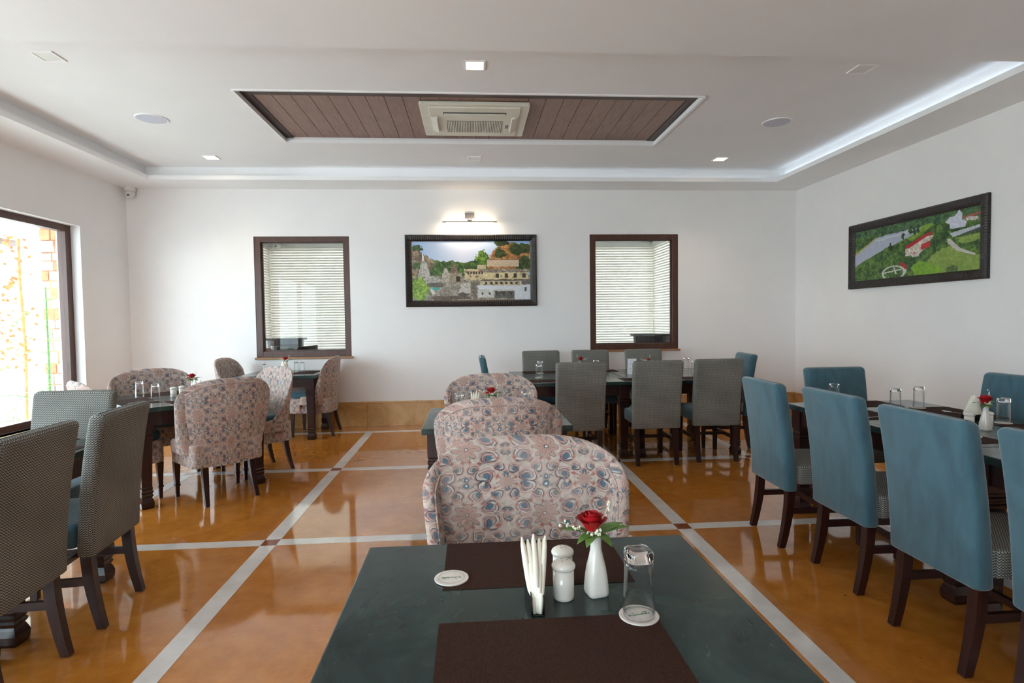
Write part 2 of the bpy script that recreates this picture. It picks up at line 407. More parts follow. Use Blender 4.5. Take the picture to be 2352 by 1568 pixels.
W1 = (-2.765, -1.56, .925, 2.483); W2 = (1.60, 2.812, .950, 2.499); wt = .14
g = G(); y0, y1 = YB, YB + wt
g.box(XL-.3, W1[0], y0, y1, -.05, 3.3); g.box(W1[1], W2[0], y0, y1, -.05, 3.3); g.box(W2[1], XR+.3, y0, y1, -.05, 3.3)
for w in (W1, W2): g.box(w[0], w[1], y0, y1, -.05, w[2]); g.box(w[0], w[1], y0, y1, w[3], 3.3)
tag(g.build('wall_back', 'wall_paint'), kind='structure')
tag(G().box(XR, XR+.2, YF-.1, YB, -.05, 3.3).build('wall_right', 'wall_paint'), kind='structure')
LW = [(2.70, 6.71, .36, 2.475), (-2.0, 2.05, .36, 2.475)]; lt = .26
g = G(); g.box(XL-lt, XL, 6.71, YB, -.05, 3.3); g.box(XL-lt, XL, 2.05, 2.70, -.05, 3.3); g.box(XL-lt, XL, YF-.1, -2.0, -.05, 3.3)
for a, b_, z0, z1 in LW: g.box(XL-lt, XL, a, b_, -.05, z0); g.box(XL-lt, XL, a, b_, z1, 3.3)
tag(g.build('wall_left', 'wall_paint'), kind='structure')
g = G(); g.box(XL, -3.4, YF-.16, YF, -.05, 3.3); g.box(-1.2, XR, YF-.16, YF, -.05, 3.3); g.box(-3.4, -1.2, YF-.16, YF, 2.45, 3.3); g.box(-3.4, -1.2, YF-.16, YF, -.05, .36)
tag(g.build('wall_front', 'wall_paint'), kind='structure')

# ceiling: low soffit ring, raised tray, wood lined recess
TX0, TX1, TY0, TY1 = -3.77, 3.92, 3.70, 7.10
RX0, RX1, RY0, RY1 = -1.88, 2.01, 4.80, 6.14; ZP = 3.292
g = G()
g.box(XL, XR, YF, TY0, ZS, 3.5); g.box(XL, TX0-.07, TY0, YB, ZS+.05, 3.5); g.box(TX1+.07, XR, TY0, YB, ZS+.05, 3.5); g.box(TX0-.07, TX1+.07, TY1+.07, YB, ZS+.05, 3.5)
g.box(TX0-.07, RX0, TY0, TY1+.07, ZT, 3.5); g.box(RX1, TX1+.07, TY0, TY1+.07, ZT, 3.5); g.box(RX0, RX1, TY0, RY0, ZT, 3.5); g.box(RX0, RX1, RY1, TY1+.07, ZT, 3.5)
g.box(RX0, RX1, RY0, RY1, ZP+.02, 3.5)
ce = tag(g.build('ceiling', 'ceiling_paint'), kind='structure')
g = G(); g.box(XL, TX0, TY0, YB, ZS, ZS+.05); g.box(TX1, XR, TY0, YB, ZS, ZS+.05); g.box(TX0, TX1, TY1, YB, ZS, ZS+.05)
tag(g.build('trim_1', 'trim_white'), kind='structure')
rec = tag(empty('trim_2', ((RX0+RX1)/2, (RY0+RY1)/2, ZP)), kind='structure')
cx_, cy_ = (RX0+RX1)/2, (RY0+RY1)/2
PX0, PX1, PY0 = -1.80, 1.93, 5.0
n = 24; pw = (PX1-PX0)/n
for k in range(n):
    a = PX0 + k*pw; G().box(a+.0025-cx_, a+pw-.0025-cx_, PY0-cy_, RY1-cy_, 0, .018).build('plank', 'plank_wood', rec)
for nm, bx in (('border_board', (RX0, PX0, RY0, RY1)), ('border_board', (PX1, RX1, RY0, RY1)), ('border_board', (PX0, PX1, RY0, PY0))):
    G().box(bx[0]-cx_, bx[1]-cx_, bx[2]-cy_, bx[3]-cy_, -.006, .018).build(nm, 'plank_border', rec)
g = G(); w = .012
g.box(RX1-w, RX1+.012, RY0, RY1, ZT-.012, ZT+.02); g.box(RX0-.012, RX0+w, RY0, RY1, ZT-.012, ZT+.02); g.box(RX0, RX1, RY1-w, RY1+.012, ZT-.012, ZT+.02); g.box(RX0, RX1, RY0-.012, RY0+w, ZT-.008, ZT+.01)
tag(g.build('trim_3', 'trim_white'), kind='structure')

# skirting of travertine slabs
def skirt(name, x0, x1, along):
    r = tag(empty(name, (0, 0, 0)), kind='structure'); L = x1 - x0; n = max(1, round(L/.92)); p = L/n
    for k in range(n):
        a, b_ = x0 + k*p + .0012, x0 + (k+1)*p - .0012
        g1, g2 = G(), G()
        if along == 'back': g1.box(a, b_, YB-.022, YB, 0, .300, .002); g2.box(a, b_, YB-.030, YB, .300, .325, .003)
        elif along == 'right': g1.box(XR-.022, XR, a, b_, 0, .300, .002); g2.box(XR-.030, XR, a, b_, .300, .325, .003)
        else: g1.box(XL, XL+.022, a, b_, 0, .300, .002); g2.box(XL, XL+.030, a, b_, .300, .325, .003)
        g1.build('stone_slab', 'travertine', r); g2.build('cap_stone', 'travertine', r)
skirt('baseboard_back', XL+.03, XR-.03, 'back'); skirt('baseboard_right', -2.5, YB, 'right'); skirt('baseboard_left', -2.5, YB, 'left')

# inner windows
def inner_window(name, w):
    x0, x1, z0, z1 = w; r = tag(empty(name, ((x0+x1)/2, YB, z0)), kind='structure'); ox, oz = (x0+x1)/2, z0
    fw, a, b_ = .078, .008, .10; X0, X1, H = x0-ox, x1-ox, z1-z0
    g = G(); g.box(X0, X0+fw, a, b_, 0, H, .003); g.box(X1-fw, X1, a, b_, 0, H, .003); g.box(X0+fw, X1-fw, a, b_, H-fw*.9, H, .003); g.box(X0+fw, X1-fw, a, b_, 0, fw, .003)
    g.build('window_frame', 'window_wood', r)
    g = G(); q = .012
    g.box(X0+fw, X0+fw+q, .05, .085, fw, H-fw*.9); g.box(X1-fw-q, X1-fw, .05, .085, fw, H-fw*.9); g.box(X0+fw, X1-fw, .05, .085, H-fw*.9-q, H-fw*.9); g.box(X0+fw, X1-fw, .05, .085, fw, fw+q)
    g.build('glazing_bead', 'plank_border', r)
    G().box(X0+fw, X1-fw, .066, .070, fw, H-fw*.9).build('pane', 'pane', r)
    G().box(X0-.02, X1+.02, -.03, .01, -.026, 0, .004).build('window_sill', 'sill_wood', r)
inner_window('window_1', W1); inner_window('window_2', W2)

# outer windows in the left wall
def outer_window(name, a, b_, z0, z1):
    cy = (a+b_)/2; r = tag(empty(name, (XL, cy, z0)), kind='structure'); A, B, H = a-cy, b_-cy, z1-z0; xa, xb, fw = -.19, -.10, .085
    g = G(); g.box(xa, xb, A, A+fw, 0, H, .003); g.box(xa, xb, B-fw, B, 0, H, .003); g.box(xa, xb, A+fw, B-fw, H-.07, H, .003); g.box(xa, xb, A+fw, B-fw, 0, .07, .003); g.box(xa, xb, -.04, .04, .07, H-.07)
    g.build('window_frame', 'window_wood', r)
    for s_, e_ in ((A+fw, -.04), (.04, B-fw)): G().box(-.148, -.142, s_, e_, .07, H-.07).build('pane', 'pane', r)
    G().box(-.10, .035, A-.02, B+.02, -.03, 0, .004).build('window_sill', 'travertine', r)
outer_window('window_3', *LW[0]); outer_window('window_4', *LW[1])
r = tag(empty('window_5', (-2.3, YF-.08, .36)), kind='structure')
g = G(); g.box(-1.1, -1.02, -.04, .04, 0, 2.09); g.box(1.02, 1.1, -.04, .04, 0, 2.09); g.box(-.04, .04, -.04, .04, .07, 2.02)
g.box(-1.02, 1.02, -.04, .04, 0, .07); g.box(-1.02, 1.02, -.04, .04, 2.02, 2.09); g.build('window_frame', 'window_wood', r)
for a, b_ in ((-1.02, -.04), (.04, 1.02)): G().box(a, b_, -.003, .003, .07, 2.02).build('pane', 'pane', r)

# ------------------------------------------------------------------ sunroom behind the back wall
SY1 = 9.22; SXL, SXR = -3.16, 3.02
tag(G().box(SXL-.2, SXR+.2, YB+wt, SY1+.3, -.12, 0).build('floor.001', 'terrace'), kind='structure')
tag(G().box(SXL-.6, SXR+.6, YB+wt, SY1+1.9, 2.72, 2.86).build('ceiling.001', 'ceiling_paint'), kind='structure')  # runs on outdoors as an added eave that keeps sky light off the blind tops
g = G(); g.box(SXL, SXR, SY1+.04, SY1+.16, 0, .86); g.box(SXL-.16, SXL-.04, YB+wt, SY1+.16, 0, .70); g.box(SXR+.04, SXR+.16, YB+wt, SY1+.16, 0, .86)
tag(g.build('wall_sunroom', 'dado_grey'), kind='structure')
g = G(); g.box(SXL-.12, SXL+.01, SY1-.16, SY1+.12, 0, 2.72); g.box(SXR-.01, SXR+.12, SY1-.16, SY1+.12, 0, 2.72); g.box(SXL-.12, SXL+.01, YB+wt, YB+wt+.1, 0, 2.72); g.box(SXR-.01, SXR+.12, YB+wt, YB+wt+.1, 0, 2.72)
g.box(SXL-.02, SXL+.10, SY1-.01, SY1+.12, 0, 2.72); g.box(SXR-.10, SXR+.02, SY1-.01, SY1+.12, 0, 2.72)
g.box(SXL, SXR, SY1-.01, SY1+.1, 2.60, 2.72); g.box(SXL-.1, SXL+.01, YB+wt, SY1, 2.60, 2.72); g.box(SXR-.01, SXR+.1, YB+wt, SY1, 2.60, 2.72)
tag(g.build('trim_4', 'trim_white'), kind='structure')
def blind(label, x0, y0, x1, y1, zb, zt):
    L = math.hypot(x1-x0, y1-y0); a = math.atan2(y1-y0, x1-x0); r = empty('window_blind', (x0, y0, 0), a)
    tag(r, label, 'blind')
    g = G(); p = .0405; k = 0; z = zb
    while z < zt - .02:
        g.add([(0, -.018, z+.001), (L, -.018, z+.001), (L, -.026, z+.018), (0, -.026, z+.018), (L, .003, z+.053), (0, .003, z+.053)], [(0, 1, 2, 3), (3, 2, 4, 5)]); z += p
    tag(g.build('slat', 'blind', r), kind='stuff')
    G().box(0, L, -.03, .03, zt-.02, zt+.045, .006).build('headrail', 'plastic_white', r)
    G().box(0, L, -.022, .006, zb-.012, zb+.004, .003).build('bottom_rail', 'plastic_white', r)
blind('wide cream slatted blind along the far side of the sunroom', SXL+.03, SY1-.04, SXR-.03, SY1-.04, .90, 2.56)
blind('short cream slatted blind seen through the left edge of the left inner window', SXL+.04, YB+wt+.05, SXL+.04, SY1-.08, 1.12, 2.56)
blind('short cream slatted blind seen through the right edge of the right inner window', SXR-.04, SY1-.08, SXR-.04, YB+wt+.05, .90, 2.56)
def bar_table(loc, label, legx, rz=0):
    r = tag(empty('bar_table', loc, rz), label, 'table'); n = 28
    g = G(); g.lathe([(1.118, .31), (1.124, .318), (1.143, .318), (1.15, .312)], n=n); g.build('tabletop', 'dark_wood', r)
    g = G(); g.lathe([(1.0, .262), (1.118, .275)], n=n); g.build('apron', 'dark_wood', r)
    for k in range(4):
        a = PI/4 + k*PI/2; g = G(); g.sq([(0, .024), (1.0, .03)], .21*math.cos(a), .21*math.sin(a), a); g.build('leg', 'dark_wood', r)
    for k in range(2):
        s_ = 1 - 2*k; g = G(); g.tube([(-.21*s_, -.21, .42+.5*0), (-.1*s_, -.1, .62), (.05*s_, .05, .78), (.19*s_, .19, .99)], .022, 6); g.build('brace', 'dark_wood', r)
bar_table((-2.74, 8.62, 0), 'round dark wooden bar table behind the left inner window', 0)
bar_table((2.61, 8.08, 0), 'round dark wooden bar table with curved brace behind the right inner window', 0)
r = tag(empty('armchair', (-2.40, 8.0, 0), D(8)), 'dark wooden armchair with curved back behind the left inner window', 'chair')
g = G(); rs = []
for k in range(15):
    a = D(200 + 140*k/14); x, y = .30*math.cos(a), .24*math.sin(a)+.02; hgt = 1.0 if 3 < k < 11 else (.99 - .07*abs(k-7) + .2)
    zt_ = 1.045 + .02*abs(k-7)/7; n_ = Vector((x, y, 0)).normalized()*.018
    rs.append([(x+n_.x, y+n_.y, .74), (x+n_.x, y+n_.y, zt_), (x-n_.x, y-n_.y, zt_), (x-n_.x, y-n_.y, .74)])
g.loft(rs); g.build('backrest', 'dark_wood', r)
pillow(G(), .5, .48, .42, .48, .05, .015).build('seat', 'dark_wood', r)
for x in (-.21, .21):
    for y in (-.19, .19): G().sq([(0, .016), (.80 if y < 0 else .43, .022)], x, y).build('leg', 'dark_wood', r)
r = tag(empty('wooden_crate', (-2.96, 8.12, 0)), 'small reddish wooden cabinet in the corner of the sunroom', 'cabinet')
G().box(-.13, .13, -.15, .15, 0, 1.02, .006).build('body', 'terracotta', r); G().box(-.10, .10, -.162, -.149, .55, .97, .004).build('door', 'plank_border', r)

# ------------------------------------------------------------------ outside, beyond the left wall
tag(G().box(-40, XL-lt, -25, 40, -.3, -.14).build('terrace', 'terrace'), 'pale paved terrace outside the big window', 'terrace', kind='structure')
r = tag(empty('stone_pillar', (-5.72, 8.66, -.14)), 'rough stone pillar beside the palm outside the window', 'pillar')
z = 0; k = 0
while z < 3.3:
    h = random.uniform(.10, .17); z2 = min(z + h, 3.35); x = -.24; i = 0
    while x < .235:
        w = random.uniform(.11, .2); x2 = min(.24, x + w)
        if .24 - x2 < .06: x2 = .24
        g = G(); d = random.uniform(-.015, .02); g.box(x+.006, x2-.006, -.24-d, .24+d, z+.005, z2-.005, .012); g.build('stone', 'pillar_stone' if random.random() < .72 else 'terracotta', r); x = x2
    z = z2
G().box(-.225, .225, -.225, .225, 0, 3.3).build('core', 'terracotta', r)
r = tag(empty('garden_wall', (-11, 14, -.14)), 'white garden wall far outside the window', 'wall')
G().box(-.12, .12, -16, 22, 0, 2.5).build('body', 'plaster_outside', r); G().box(-.17, .17, -16, 22, 2.5, 2.58, .01).build('coping', 'terracotta', r)
r = tag(empty('verandah_roof', (-6.0, 6.6, 2.80)), 'verandah roof extended over the terrace to cut sky light at the big window', 'roof')
G().box(-1.6, 1.43, -3.0, 3.6, 0, .12).build('slab', 'plaster_outside', r); G().box(-1.66, -1.56, -3.0, 3.6, -.10, .13, .01).build('edge_beam', 'window_wood', r)  # slab added to cut sky light on the back wall, behind a canopy edge
def frond(g, base, az, L, lift, droop, n=9, w=.022, ll=.22):
    b = Vector(base); pts = []
    for k in range(n+1):
        s_ = k/n; pts.append(b + Vector((math.cos(az)*L*s_, math.sin(az)*L*s_, lift*s_ - droop*s_*s_)))
    g.tube(pts, [.006*(1-.7*k/n) for k in range(n+1)], 5)
    for k in range(2, n+1):
        d = (pts[k]-pts[k-1]).normalized(); side = d.cross(Vector((0, 0, 1))).normalized()
        for s_ in (-1, 1):
            v = (side*s_ + d*.8 - Vector((0, 0, .25))).normalized(); l_ = ll*(1-.45*k/n); p = pts[k]; e = d*w
            g.add([p, p + v*l_*.45 + e*.6, p + v*l_, p + v*l_*.45 - e*.6], [(0, 1, 2, 3)])
def palm(name, loc, label, cat, stem_h, nf, L, mat):
    r = tag(empty(name, loc), label, cat); g = G(); g.tube([(0, 0, 0), (.01, .01, stem_h*.5), (.0, .02, stem_h)], [.016, .013, .008], 8); g.build('stem', 'leaf_green', r)
    for k in range(nf):
        g = G(); z = stem_h*(.25 + .75*k/nf); frond(g, (0, 0, z), k*2.4 + .4, L*random.uniform(.8, 1.1), .18, .30); g.build('frond', mat, r)
palm('bamboo_palm', (-5.35, 7.62, -.14), 'tall thin green palm plant outside the window', 'plant', 2.0, 9, .62, 'palm_green')
palm('bamboo_palm', (-5.5, 6.9, -.14), 'low bushy green palm outside at the sill', 'plant', .75, 9, .6, 'palm_green')
palm('bamboo_palm', (-7.0, 8.6, -.14), 'low green palm further out left of the pillar', 'plant', .7, 8, .6, 'palm_green')
r = tag(empty('dry_climber', (-6.1, 8.25, -.14)), 'dry orange leafed climber beside the stone pillar', 'plant')
g = G(); g.tube([(0, 0, 0), (.03, .0, 1.2), (-.02, .02, 2.2), (.0, .0, 2.7)], .02, 6); g.build('stem', 'dry_leaf', r)
g = G()
for k in range(150):
    z = random.uniform(.9, 2.75); a = random.uniform(0, 2*PI); rr = random.uniform(.03, .26); p = Vector((math.cos(a)*rr-.12, math.sin(a)*rr, z)); q = Vector((random.uniform(-1, 1), random.uniform(-1, 1), random.uniform(-1, .2))).normalized()*.07; s_ = q.orthogonal().normalized()*.025
    g.add([p, p+q*.5+s_, p+q, p+q*.5-s_], [(0, 1, 2, 3)])
tag(g.build('leaf', 'dry_leaf', r), kind='stuff')

# ------------------------------------------------------------------ ceiling fittings
def downlight(x, y, lit, label, z=ZT, wd=.155):
    r = tag(empty('downlight', (x, y, z)), label, 'ceiling light', None); h = wd/2; i = h - .014
    g = G(); g.box(-h, h, -h, -i, -.008, 0); g.box(-h, h, i, h, -.008, 0); g.box(-h, -i, -i, i, -.008, 0); g.box(i, h, -i, i, -.008, 0); g.build('frame', 'trim_white', r)
    G().box(-i, i, -i, i, -.004, 0).build('diffuser', 'lamp_glow' if lit else 'plastic_white', r)
    if lit:
        d = bpy.data.lights.new('downlight_beam', 'SPOT'); d.energy = 26; d.color = (1, .78, .55); d.spot_size = D(120); d.spot_blend = .8; d.shadow_soft_size = .06
        o = bpy.data.objects.new('downlight_beam', d); COL.objects.link(o); o.location = (x, y, z-.02)
downlight(.058, 4.277, True, 'lit square downlight in front of the wood recess')
downlight(-2.89, 6.74, True, 'lit square downlight near the back left corner')
downlight(2.98, 6.66, True, 'lit square downlight near the back right corner')
downlight(-2.90, 4.26, False, 'unlit square downlight at the front left of the tray ceiling')
downlight(3.00, 4.22, False, 'unlit square downlight at the front right of the tray ceiling')
downlight(.072, 6.70, False, 'unlit square downlight between recess and back wall')
for x, y, lb in ((-2.87, 5.50, 'round ceiling speaker on the left half of the tray'), (2.98, 5.40, 'round ceiling speaker on the right half of the tray')):
    r = tag(empty('ceiling_speaker', (x, y, ZT)), lb, 'speaker')
    g = G(); g.lathe([(0, .138), (-.006, .138), (-.009, .132), (-.006, .124)], n=40, cap0=False, cap1=False); g.build('rim', 'trim_white', r, True)
    g = G(); g.lathe([(-.006, .126), (-.007, .10), (-.008, .02)], n=40); g.build('grille', 'speaker_mesh', r)
for nm, lc, L, rt in (('cove_strip_right', (TX1+.035, 5.4, ZS+.056), 3.3, (0, D(-150), 0)), ('cove_strip_back', (.9, TY1+.035, ZS+.056), 5.8, (D(150), 0, 0))):
    d = bpy.data.lights.new(nm, 'AREA'); d.shape = 'RECTANGLE'; d.color = (.72, .86, 1); d.energy = .75 if 'right' in nm else .35
    d.size, d.size_y = (.03, L) if 'right' in nm else (L, .03)
    o = bpy.data.objects.new(nm, d); COL.objects.link(o); o.location = lc; o.rotation_euler = rt
# air conditioner cassette
AX, AY, AZ = .065, 5.51, ZP
r = tag(empty('air_conditioner', (AX, AY, AZ)), 'cream cassette air conditioner set in the wood planks', 'air conditioner')
wx, wy = .49, .425
pillow(G(), 2*wx, 2*wy, -.036, -.004, .02, .006).build('panel', 'ac_plastic', r)
pillow(G(), 2*wx-.16, 2*wy-.09, -.048, -.034, .015, .004).build('face_plate', 'ac_plastic', r)
g = G()
for k in range(33): x = -.25 + k*.5/32; g.box(x-.0045, x+.0045, -.05, .26, -.056, -.047)
tag(g.build('grille_bar', 'ac_plastic', r), kind='stuff')
G().box(-.262, .262, -.055, .265, -.0495, -.046).build('grille_back', 'ac_dark', r)
G().box(-.285, .285, -.275, -.205, -.0495, -.044).build('air_outlet', 'black_lens', r)
G().box(-.28, .28, -.25, -.236, -.062, -.048, .002).build('louver', 'ac_plastic', r)
for s_ in (-1, 1): g = G(); g.add([(s_*.40, -.17, -.050), (s_*.40, .22, -.050), (s_*.345, .22, -.074), (s_*.345, -.17, -.074), (s_*.34, -.17, -.050), (s_*.34, .22, -.050)], [(0, 1, 2, 3), (3, 2, 5, 4), (0, 3, 4), (1, 5, 2)]); g.build('side_louver', 'ac_plastic', r)
G().box(.295, .325, .05, .14, -.051, -.048).build('indicator', 'grey_print', r)
# camera in the corner
r = tag(empty('security_camera', (-4.21, YB-.08, ZS)), 'white dome security camera in the back left corner', 'camera')
g = G(); g.lathe([(0, .062), (-.042, .062), (-.05, .056)], n=28); g.build('mount', 'plastic_white', r)
g = G(); g.lathe([(-.05, .050), (-.085, .052), (-.11, .046), (-.13, .032), (-.14, .012)], n=28); g.build('dome', 'plastic_white', r, True)
g = G(); g.box(-.012, .018, -.056, -.034, -.114, -.098, .003); g.build('lens', 'black_lens', r)
r = tag(empty('security_camera', (-2.94, 9.02, 2.66)), 'small white dome camera inside the sunroom', 'camera')
g = G(); g.lathe([(0, .06), (-.08, .06)], n=24); g.build('mount', 'plastic_white', r)
g = G(); g.lathe([(-.08, .055), (-.13, .052), (-.165, .03), (-.172, .008)], n=24); g.build('dome', 'plastic_white', r, True)
G().box(-.012, .012, -.058, -.04, -.135, -.115).build('lens', 'black_lens', r)

# picture light
r = tag(empty('picture_light', (.005, YB, 2.665)), 'lit brass and steel picture light above the temple picture', 'wall lamp')
G().box(-.062, .062, -.02, 0, .035, .115, .004).build('wall_plate', 'chrome', r)
for x in (-.022, .022): g = G(); g.tube([(x, -.02, .07), (x, -.09, .06), (x, -.135, .0)], .005, 8); g.build('arm', 'chrome', r)
G().box(-.03, .03, -.148, -.122, -.012, .004, .003).build('clamp', 'brushed_nickel', r)
g = G(); g.box(-.352, .352, -.15, -.12, -.030, -.014, .004); g.build('bar', 'brushed_nickel', r)
G().box(-.30, .30, -.147, -.123, -.036, -.030).build('lamp_tube', 'tube_glow', r)
d = bpy.data.lights.new('picture_lamp', 'AREA'); d.shape = 'RECTANGLE'; d.size = .62; d.size_y = .02; d.energy = 4; d.color = (1, .8, .55)
o = bpy.data.objects.new('picture_lamp', d); COL.objects.link(o); o.location = (.005, YB-.135, 2.624); o.rotation_euler = (D(28), 0, 0)
d = bpy.data.lights.new('picture_glow_fill', 'AREA'); d.shape = 'RECTANGLE'; d.size = .62; d.size_y = .02; d.energy = .8; d.color = (1, .8, .55)  # added fill for the wall-reflected glow above the bar, no second lamp there
o = bpy.data.objects.new('picture_glow_fill', d); COL.objects.link(o); o.location = (.005, YB-.10, 2.665); o.rotation_euler = (D(130), 0, 0)
# ------------------------------------------------------------------ wall pictures (painted point by point on a fine grid)
RS = np.random.RandomState(3)
def vnoise(h, w, cell):
    gh, gw = int(h/cell)+3, int(w/cell)+3; gr = RS.rand(gh, gw); y = np.arange(h)/cell; x = np.arange(w)/cell
    yi, xi = y.astype(int), x.astype(int); fy, fx = (y-yi)[:, None], (x-xi)[None, :]; fy = fy*fy*(3-2*fy); fx = fx*fx*(3-2*fx)
    a = gr[yi][:, xi]; b = gr[yi][:, xi+1]; c = gr[yi+1][:, xi]; d = gr[yi+1][:, xi+1]
    return (a*(1-fx)+b*fx)*(1-fy) + (c*(1-fx)+d*fx)*fy
class Paint:
    def __init__(s, w, h): s.w, s.h = w, h; s.im = np.zeros((h, w, 3)); s.v, s.u = np.meshgrid((np.arange(h)+.5)/h, (np.arange(w)+.5)/w, indexing='ij'); s.n1 = vnoise(h, w, 3); s.n2 = vnoise(h, w, 8); s.n0 = RS.rand(h, w)
    def fill(s, mask, col, var=.25, alpha=1):
        k = 1 + var*(s.n1*.5 + s.n0*.5 - .5)*2; c = np.array(col)/255.0; m_ = mask*alpha
        s.im = s.im*(1-m_[..., None]) + np.clip(c*k[..., None], 0, 1)*m_[..., None]
    def foliage(s, mask, dark, light, var=.5):
        t = np.clip((s.n2*.5+s.n1*.6+s.n0*.25-.35)*1.5, 0, 1)[..., None]; c = (np.array(dark)*(1-t)+np.array(light)*t)/255.0
        s.im = s.im*(1-mask[..., None]) + c*mask[..., None]
    def poly(s, pts, rough=0):
        u = s.u + rough*(s.n1-.5); v = s.v + rough*(s.n2-.5)*1.5; inside = np.zeros((s.h, s.w), bool); n = len(pts)
        for i in range(n):
            (x1, y1), (x2, y2) = pts[i], pts[(i+1) % n]
            if y1 == y2: continue
            c = ((y1 > v) != (y2 > v)) & (u < (x2-x1)*(v-y1)/(y2-y1)+x1); inside ^= c
        return inside.astype(float)
    def ell(s, cx, cy, rx, ry, rough=0): return ((((s.u+rough*(s.n1-.5))-cx)/rx)**2 + (((s.v+rough*1.6*(s.n2-.5))-cy)/ry)**2 < 1).astype(float)
    def rect(s, a, b, c, d, rough=0): return s.poly([(a, c), (b, c), (b, d), (a, d)], rough)
def windows(p, a, b, v, n, w=.008, h=.045, col=(70, 60, 52)):
    for k in range(n): x = a + (b-a)*(k+.5)/n; p.fill(p.rect(x-w, x+w, v, v+h), col, .2)
def temple():
    p = Paint(330, 164); v = p.v[..., None]; c = np.abs(p.u-.42)[..., None]
    p.im = (np.array([122, 168, 222])*(c*1.3).clip(0, 1) + np.array([206, 212, 232])*(1-(c*1.3).clip(0, 1)))/255*(1+.05*v)
    p.foliage(p.poly([(.13, .30), (.25, .34), (.34, .33), (.45, .36), (.54, .30), (.58, .18), (.64, .22), (.66, .6), (.1, .6)], .03), (30, 56, 26), (104, 132, 58))
    p.foliage(p.poly([(0, .10), (.05, .12), (.09, .2), (.14, .28), (.2, .36), (.1, .66), (0, .66)], .03), (92, 76, 58), (178, 156, 130))
    p.foliage(p.ell(.05, .12, .045, .05, .04), (36, 60, 32), (90, 112, 60)); p.foliage(p.ell(.06, .42, .05, .06, .04), (40, 70, 30), (96, 124, 60))
    p.foliage(p.poly([(.64, .33), (.69, .15), (.76, .05), (.84, .02), (.92, .06), (1, .04), (1, .5), (.64, .5)], .03), (130, 84, 46), (206, 150, 100))
    for e in ((.75, .04, .06, .07), (.74, .21, .05, .09), (.88, .14, .06, .1), (.96, .12, .05, .08), (.95, .40, .07, .13)): p.foliage(p.ell(*e, .04), (32, 50, 28), (92, 104, 54))
    p.foliage(p.ell(.59, .28, .045, .13, .04), (40, 74, 22), (124, 158, 62))
    p.foliage(p.rect(0, 1.1, .58, 1.1), (104, 96, 86), (170, 160, 146))
    p.foliage(p.rect(.1, 1, .62, 1, .02), (112, 104, 94), (176, 168, 154))
    p.fill(p.rect(.63, .90, .315, .43), (196, 176, 152), .15); p.fill(p.rect(.63, .9, .31, .325), (110, 98, 86)); p.fill(p.rect(.55, .62, .40, .48), (188, 172, 142))
    p.fill(p.rect(.44, .62, .47, .66, .008), (194, 178, 142), .2); p.fill(p.rect(.59, .98, .53, .66), (206, 190, 146), .15); p.fill(p.rect(.56, 1, .47, .53, .012), (132, 122, 110), .5)
    p.fill(p.rect(.58, .99, .645, .675, .01), (96, 88, 78), .4); p.fill(p.rect(.57, .93, .675, .76), (190, 176, 148), .3)
    rr_ = np.random.RandomState(9)
    for k in range(150):
        a, c = rr_.uniform(.43, .98), rr_.uniform(.48, .93); w_, h_ = rr_.uniform(.004, .03), rr_.uniform(.006, .03); q = rr_.choice([70, 110, 150, 215]); p.fill(p.rect(a, min(a+w_, 1), c, c+h_, .006), (q, q*.95, q*.86), .3, rr_.uniform(.4, .9))
    windows(p, .46, .6, .51, 6); windows(p, .68, .98, .55, 4, .014, .07); windows(p, .6, .9, .69, 7, .01, .04)
    p.fill(p.poly([(.54, .745), (.9, .75), (.92, .83), (.56, .81)]), (206, 210, 218), .08); p.fill(p.rect(.55, .86, .81, .95), (196, 196, 192), .2); p.fill(p.rect(.69, .87, .84, .96, .01), (92, 92, 88), .5)
    p.fill(p.poly([(.86, .80), (.98, .69), (1, .7), (1, 1), (.86, 1)]), (206, 210, 216), .1); p.fill(p.rect(.92, 1, .66, .74, .01), (104, 100, 96), .4); p.fill(p.rect(.945, .965, .78, .85), (80, 84, 90)); windows(p, .56, .86, .865, 5, .008, .04)
    p.fill(p.rect(.49, .54, .69, .93, .02), (118, 108, 98), .5); p.fill(p.poly([(.42, .7), (.49, .69), (.49, .9), (.38, .93)], .01), (184, 180, 172), .3); p.fill(p.ell(.43, .90, .05, .03, .02), (90, 84, 76), .4)
    p.fill(p.poly([(.345, .36), (.355, .36), (.395, .53), (.315, .53)], .008), (112, 96, 80), .5); p.fill(p.rect(.31, .42, .53, .69, .006), (150, 136, 116), .4); p.fill(p.rect(.37, .405, .59, .68), (52, 40, 34))
    p.fill(p.poly([(.28, .45), (.29, .45), (.32, .57), (.31, .69), (.25, .69), (.25, .58)], .01), (170, 162, 148), .4)
    p.fill(p.poly([(.085, .345), (.125, .345), (.16, .6), (.05, .6)], .005), (176, 172, 162), .35); p.fill(p.rect(.08, .13, .34, .37), (150, 146, 138), .3); p.fill(p.poly([(.09, .21), (.1, .21), (.105, .33), (.092, .33)]), (236, 236, 240), .05)
    p.fill(p.poly([(.07, .66), (.15, .57), (.2, .60), (.265, .67), (.13, .72)], .006), (166, 162, 154), .35); p.fill(p.rect(.13, .26, .70, .77, .01), (96, 88, 78), .4)
    p.fill(p.poly([(.15, .78), (.22, .77), (.235, .80), (.18, .835)]), (60, 160, 156), .15); p.fill(p.poly([(.15, .80), (.17, .79), (.20, .88), (.17, .9)]), (206, 200, 190), .2); p.fill(p.poly([(.16, .92), (.45, .92), (.5, .97), (.3, .99), (.16, .98)], .01), (92, 80, 68), .5)
    p.foliage(p.ell(.055, .80, .085, .2, .05), (84, 118, 24), (176, 204, 74)); return p
